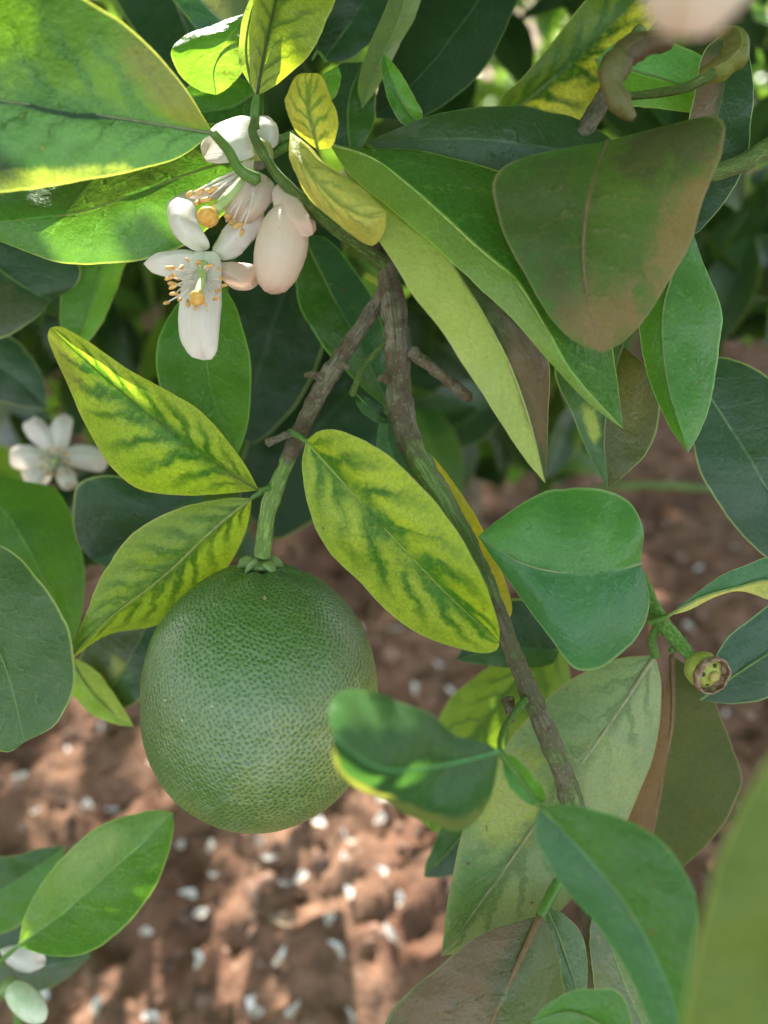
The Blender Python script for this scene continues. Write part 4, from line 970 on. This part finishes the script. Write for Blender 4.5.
# bush foliage behind the subject: (x0,y0,x1,y1,d0,d1,count)
# openings in the bush through which the sunlit garden shows: (x, y, radius)
OPEN = [(372, 85, 45), (520, 110, 60), (548, 20, 45), (470, 130, 40), (742, 190, 28), (755, 80, 40), (90, 20, 30)]
mbs = [MB(), MB()]
for (x0, y0, x1, y1, d0, d1, n) in [(-80, -80, 850, 120, .32, .8, 250), (-80, 100, 330, 330, .33, .7, 110), (200, 240, 470, 470, .38, .7, 75), (-80, 320, 60, 560, .34, .6, 26),
                                    (340, 80, 620, 340, .34, .8, 90), (640, 60, 850, 240, .35, .8, 36), (60, 440, 240, 560, .36, .5, 20), (400, 300, 590, 470, .42, .8, 110), (650, 190, 830, 330, .45, .9, 120), (60, 230, 250, 430, .45, .8, 60),
                                    (-60, 560, 70, 690, .34, .45, 8)]:
    for k in range(n):
        d = rnd.uniform(d0, d1); c = P(rnd.uniform(x0, x1), rnd.uniform(y0, y1), d)
        if c.z < .06: continue
        px_, py_ = 384 + F * (c - CAM).dot(RIGHT) / (c - CAM).dot(FWD), 512 - F * (c - CAM).dot(UP) / (c - CAM).dot(FWD)
        if any(math.hypot(px_ - a, py_ - b) < q for a, b, q in OPEN): continue
        up = (Vector((0, 0, 1)) * .6 + rv() * .7 - FWD * .5).normalized()
        dv = rv() + Vector((0, 0, -.8))
        add_leaf(mbs[0 if rnd.random() < .78 else 1], c, dv, up, rnd.uniform(.04, .085), rnd.uniform(.011, .021))
for k in range(9500):          # sunlit bushes farther off
    y = rnd.uniform(2.4, 4.2); x = rnd.uniform(-2.4, 2.6); z = rnd.uniform(0, 1.3)
    if z > .7 and noise.noise(Vector((x * 1.4, y, z * 1.6))) < -.12: continue
    add_leaf(mbs[1], Vector((x, y, z)), rv() + Vector((0, 0, -.5)), (Vector((0, -.5, 1)) + rv() * .6).normalized(), rnd.uniform(.07, .12), rnd.uniform(.02, .035))
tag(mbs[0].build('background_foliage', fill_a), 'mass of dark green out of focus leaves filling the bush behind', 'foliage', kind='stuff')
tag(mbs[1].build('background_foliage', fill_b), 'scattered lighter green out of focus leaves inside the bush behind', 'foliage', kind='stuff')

# unseen crown overhead, added for dappled shade; gaps placed where sun should fall
def on_sun_path(c, p, r):
    v = c - p; t = v.dot(SUN)
    return t > 0 and (v - SUN * t).length < r
GAPS = [(P(560, 270, .2), .016), (P(470, 200, .2), .022), (P(20, 30, .176), .026), (P(440, 190, .195), .022), (P(690, 330, .203), .016), (P(55, 455, .32), .022), (P(40, 550, .27), .014), (P(640, 110, .215), .012), (P(430, 300, .19), .012), (P(230, 60, .222), .014), (P(370, 20, .262), .010), (P(150, 415, .205), .042), (P(420, 560, .197), .040), (P(350, 490, .2), .040), (P(215, 280, .2), .026), (P(240, 150, .203), .020), (P(150, 590, .224), .030), (P(50, 0, .18), .014), (P(150, 415, .205), .028), (P(95, 355, .203), .012), (P(215, 465, .208), .012), (P(400, 545, .2), .030), (P(345, 475, .2), .018), (P(455, 620, .2), .014),
        (P(150, 570, .224), .022), (P(290, 40, .2), .016), (P(310, 100, .19), .010), (P(460, 300, .19), .014), (P(560, 330, .19), .012), (P(590, 60, .245), .024), (P(680, 880, .152), .012),
        (P(75, 600, .27), .008), (P(110, 700, .262), .012), (P(210, 60, .222), .012), (P(20, 180, .174), .010), (P(470, 730, .288), .02), (P(600, 380, .224), .008), (P(575, 750, .222), .010),
        (P(110, 860, .248), .014), (P(490, 580, .22), .010), (P(200, 330, .2), .012), (P(740, 590, .2), .008), (P(340, 200, .188), .010), (P(90, 300, .26), .012)]
for (x, y, r) in [(385, 930, .022), (340, 1000, .026), (395, 800, .016), (370, 830, .016), (290, 850, .014), (450, 890, .022), (230, 870, .012), (480, 870, .02), (300, 1010, .02), (110, 985, .016), (75, 735, .012), (520, 120, .05),
                  (360, 100, .06), (545, 20, .1), (740, 190, .06), (500, 155, .04), (660, 60, .1), (670, 400, .02), (640, 560, .012), (475, 480, .02), (150, 760, .014), (200, 1000, .02), (730, 260, .03), (30, 800, .01), (420, 130, .06)]:
    GAPS.append((G(x, y), r * .95))
LENSLEAF = P(770, 900, .095); ROUND = P(585, 590, .196)
mb = MB(); cnt = 0
for k in range(27000):
    if k > 20000: c = CAM + FWD * .2 + RIGHT * rnd.uniform(-.15, .15) + UP * rnd.uniform(-.19, .19); c += SUN * ((rnd.uniform(.76, 1.0) - c.z) / SUN.z)  # denser layer added to deepen the shade on the near leaves
    else: c = Vector((rnd.uniform(-1.45, .95), rnd.uniform(-.02, 3.4), rnd.uniform(.72, .98)))
    if c.y < .10 and c.z < .85: continue
    q = c - SUN * ((c - CAM).dot(FWD) - .21) / SUN.dot(FWD)           # where this leaf's shade crosses the depth of the branch
    v = q - CAM; near = abs(v.dot(RIGHT)) < .13 and abs(v.dot(UP)) < .17
    if not near and rnd.random() < .10: continue
    if not on_sun_path(c, FC, .036) and not on_sun_path(c, LENSLEAF, .026) and not on_sun_path(c, ROUND, .038) and any(on_sun_path(c, p, r + .018) for p, r in GAPS): continue
    add_leaf(mb, c, Vector((rnd.gauss(0, 1), rnd.gauss(0, 1), -.3)), (Vector((0, 0, 1)) + rv() * .45).normalized(), rnd.uniform(.055, .09), rnd.uniform(.015, .024)); cnt += 1
for k in range(2600):       # unseen leaves added behind the camera to break up sky reflections
    c = Vector((rnd.uniform(-1.3, 1.3), rnd.uniform(-1.3, .05), rnd.uniform(.78, 1.3)))
    if noise.noise(c * 4.5) > .12: continue
    od = Vector((.12, -.80, .58)).normalized(); v_ = c - FC
    if (v_ - od * v_.dot(od)).length < .34: continue  # opening shaped so that bright sky gives the fruit a sheen
    if not on_sun_path(c, LENSLEAF, .026) and any(on_sun_path(c, p, r + .018) for p, r in GAPS): continue
    add_leaf(mb, c, Vector((rnd.gauss(0, 1), rnd.gauss(0, 1), -.3)), (Vector((0, 0, 1)) + rv() * .6).normalized(), rnd.uniform(.055, .09), rnd.uniform(.016, .026))
for k in range(160):  # extra unseen leaves added to keep the sun off the leaf near the lens
    c = LENSLEAF + SUN * rnd.uniform(.38, .7) + rv() * rnd.uniform(0, .035)
    if on_sun_path(c, P(675, 880, .152), .026): continue
    add_leaf(mb, c, Vector((rnd.gauss(0, 1), rnd.gauss(0, 1), -.3)), (SUN + rv() * .5).normalized(), rnd.uniform(.055, .08), rnd.uniform(.016, .024))
tag(mb.build('added_shade_crown', fill_b), 'unseen leafy crown added overhead to cast dappled shade, with gaps placed for the sun', 'foliage', kind='stuff')
print('crown leaves', cnt, 'verts', len(mb.v))
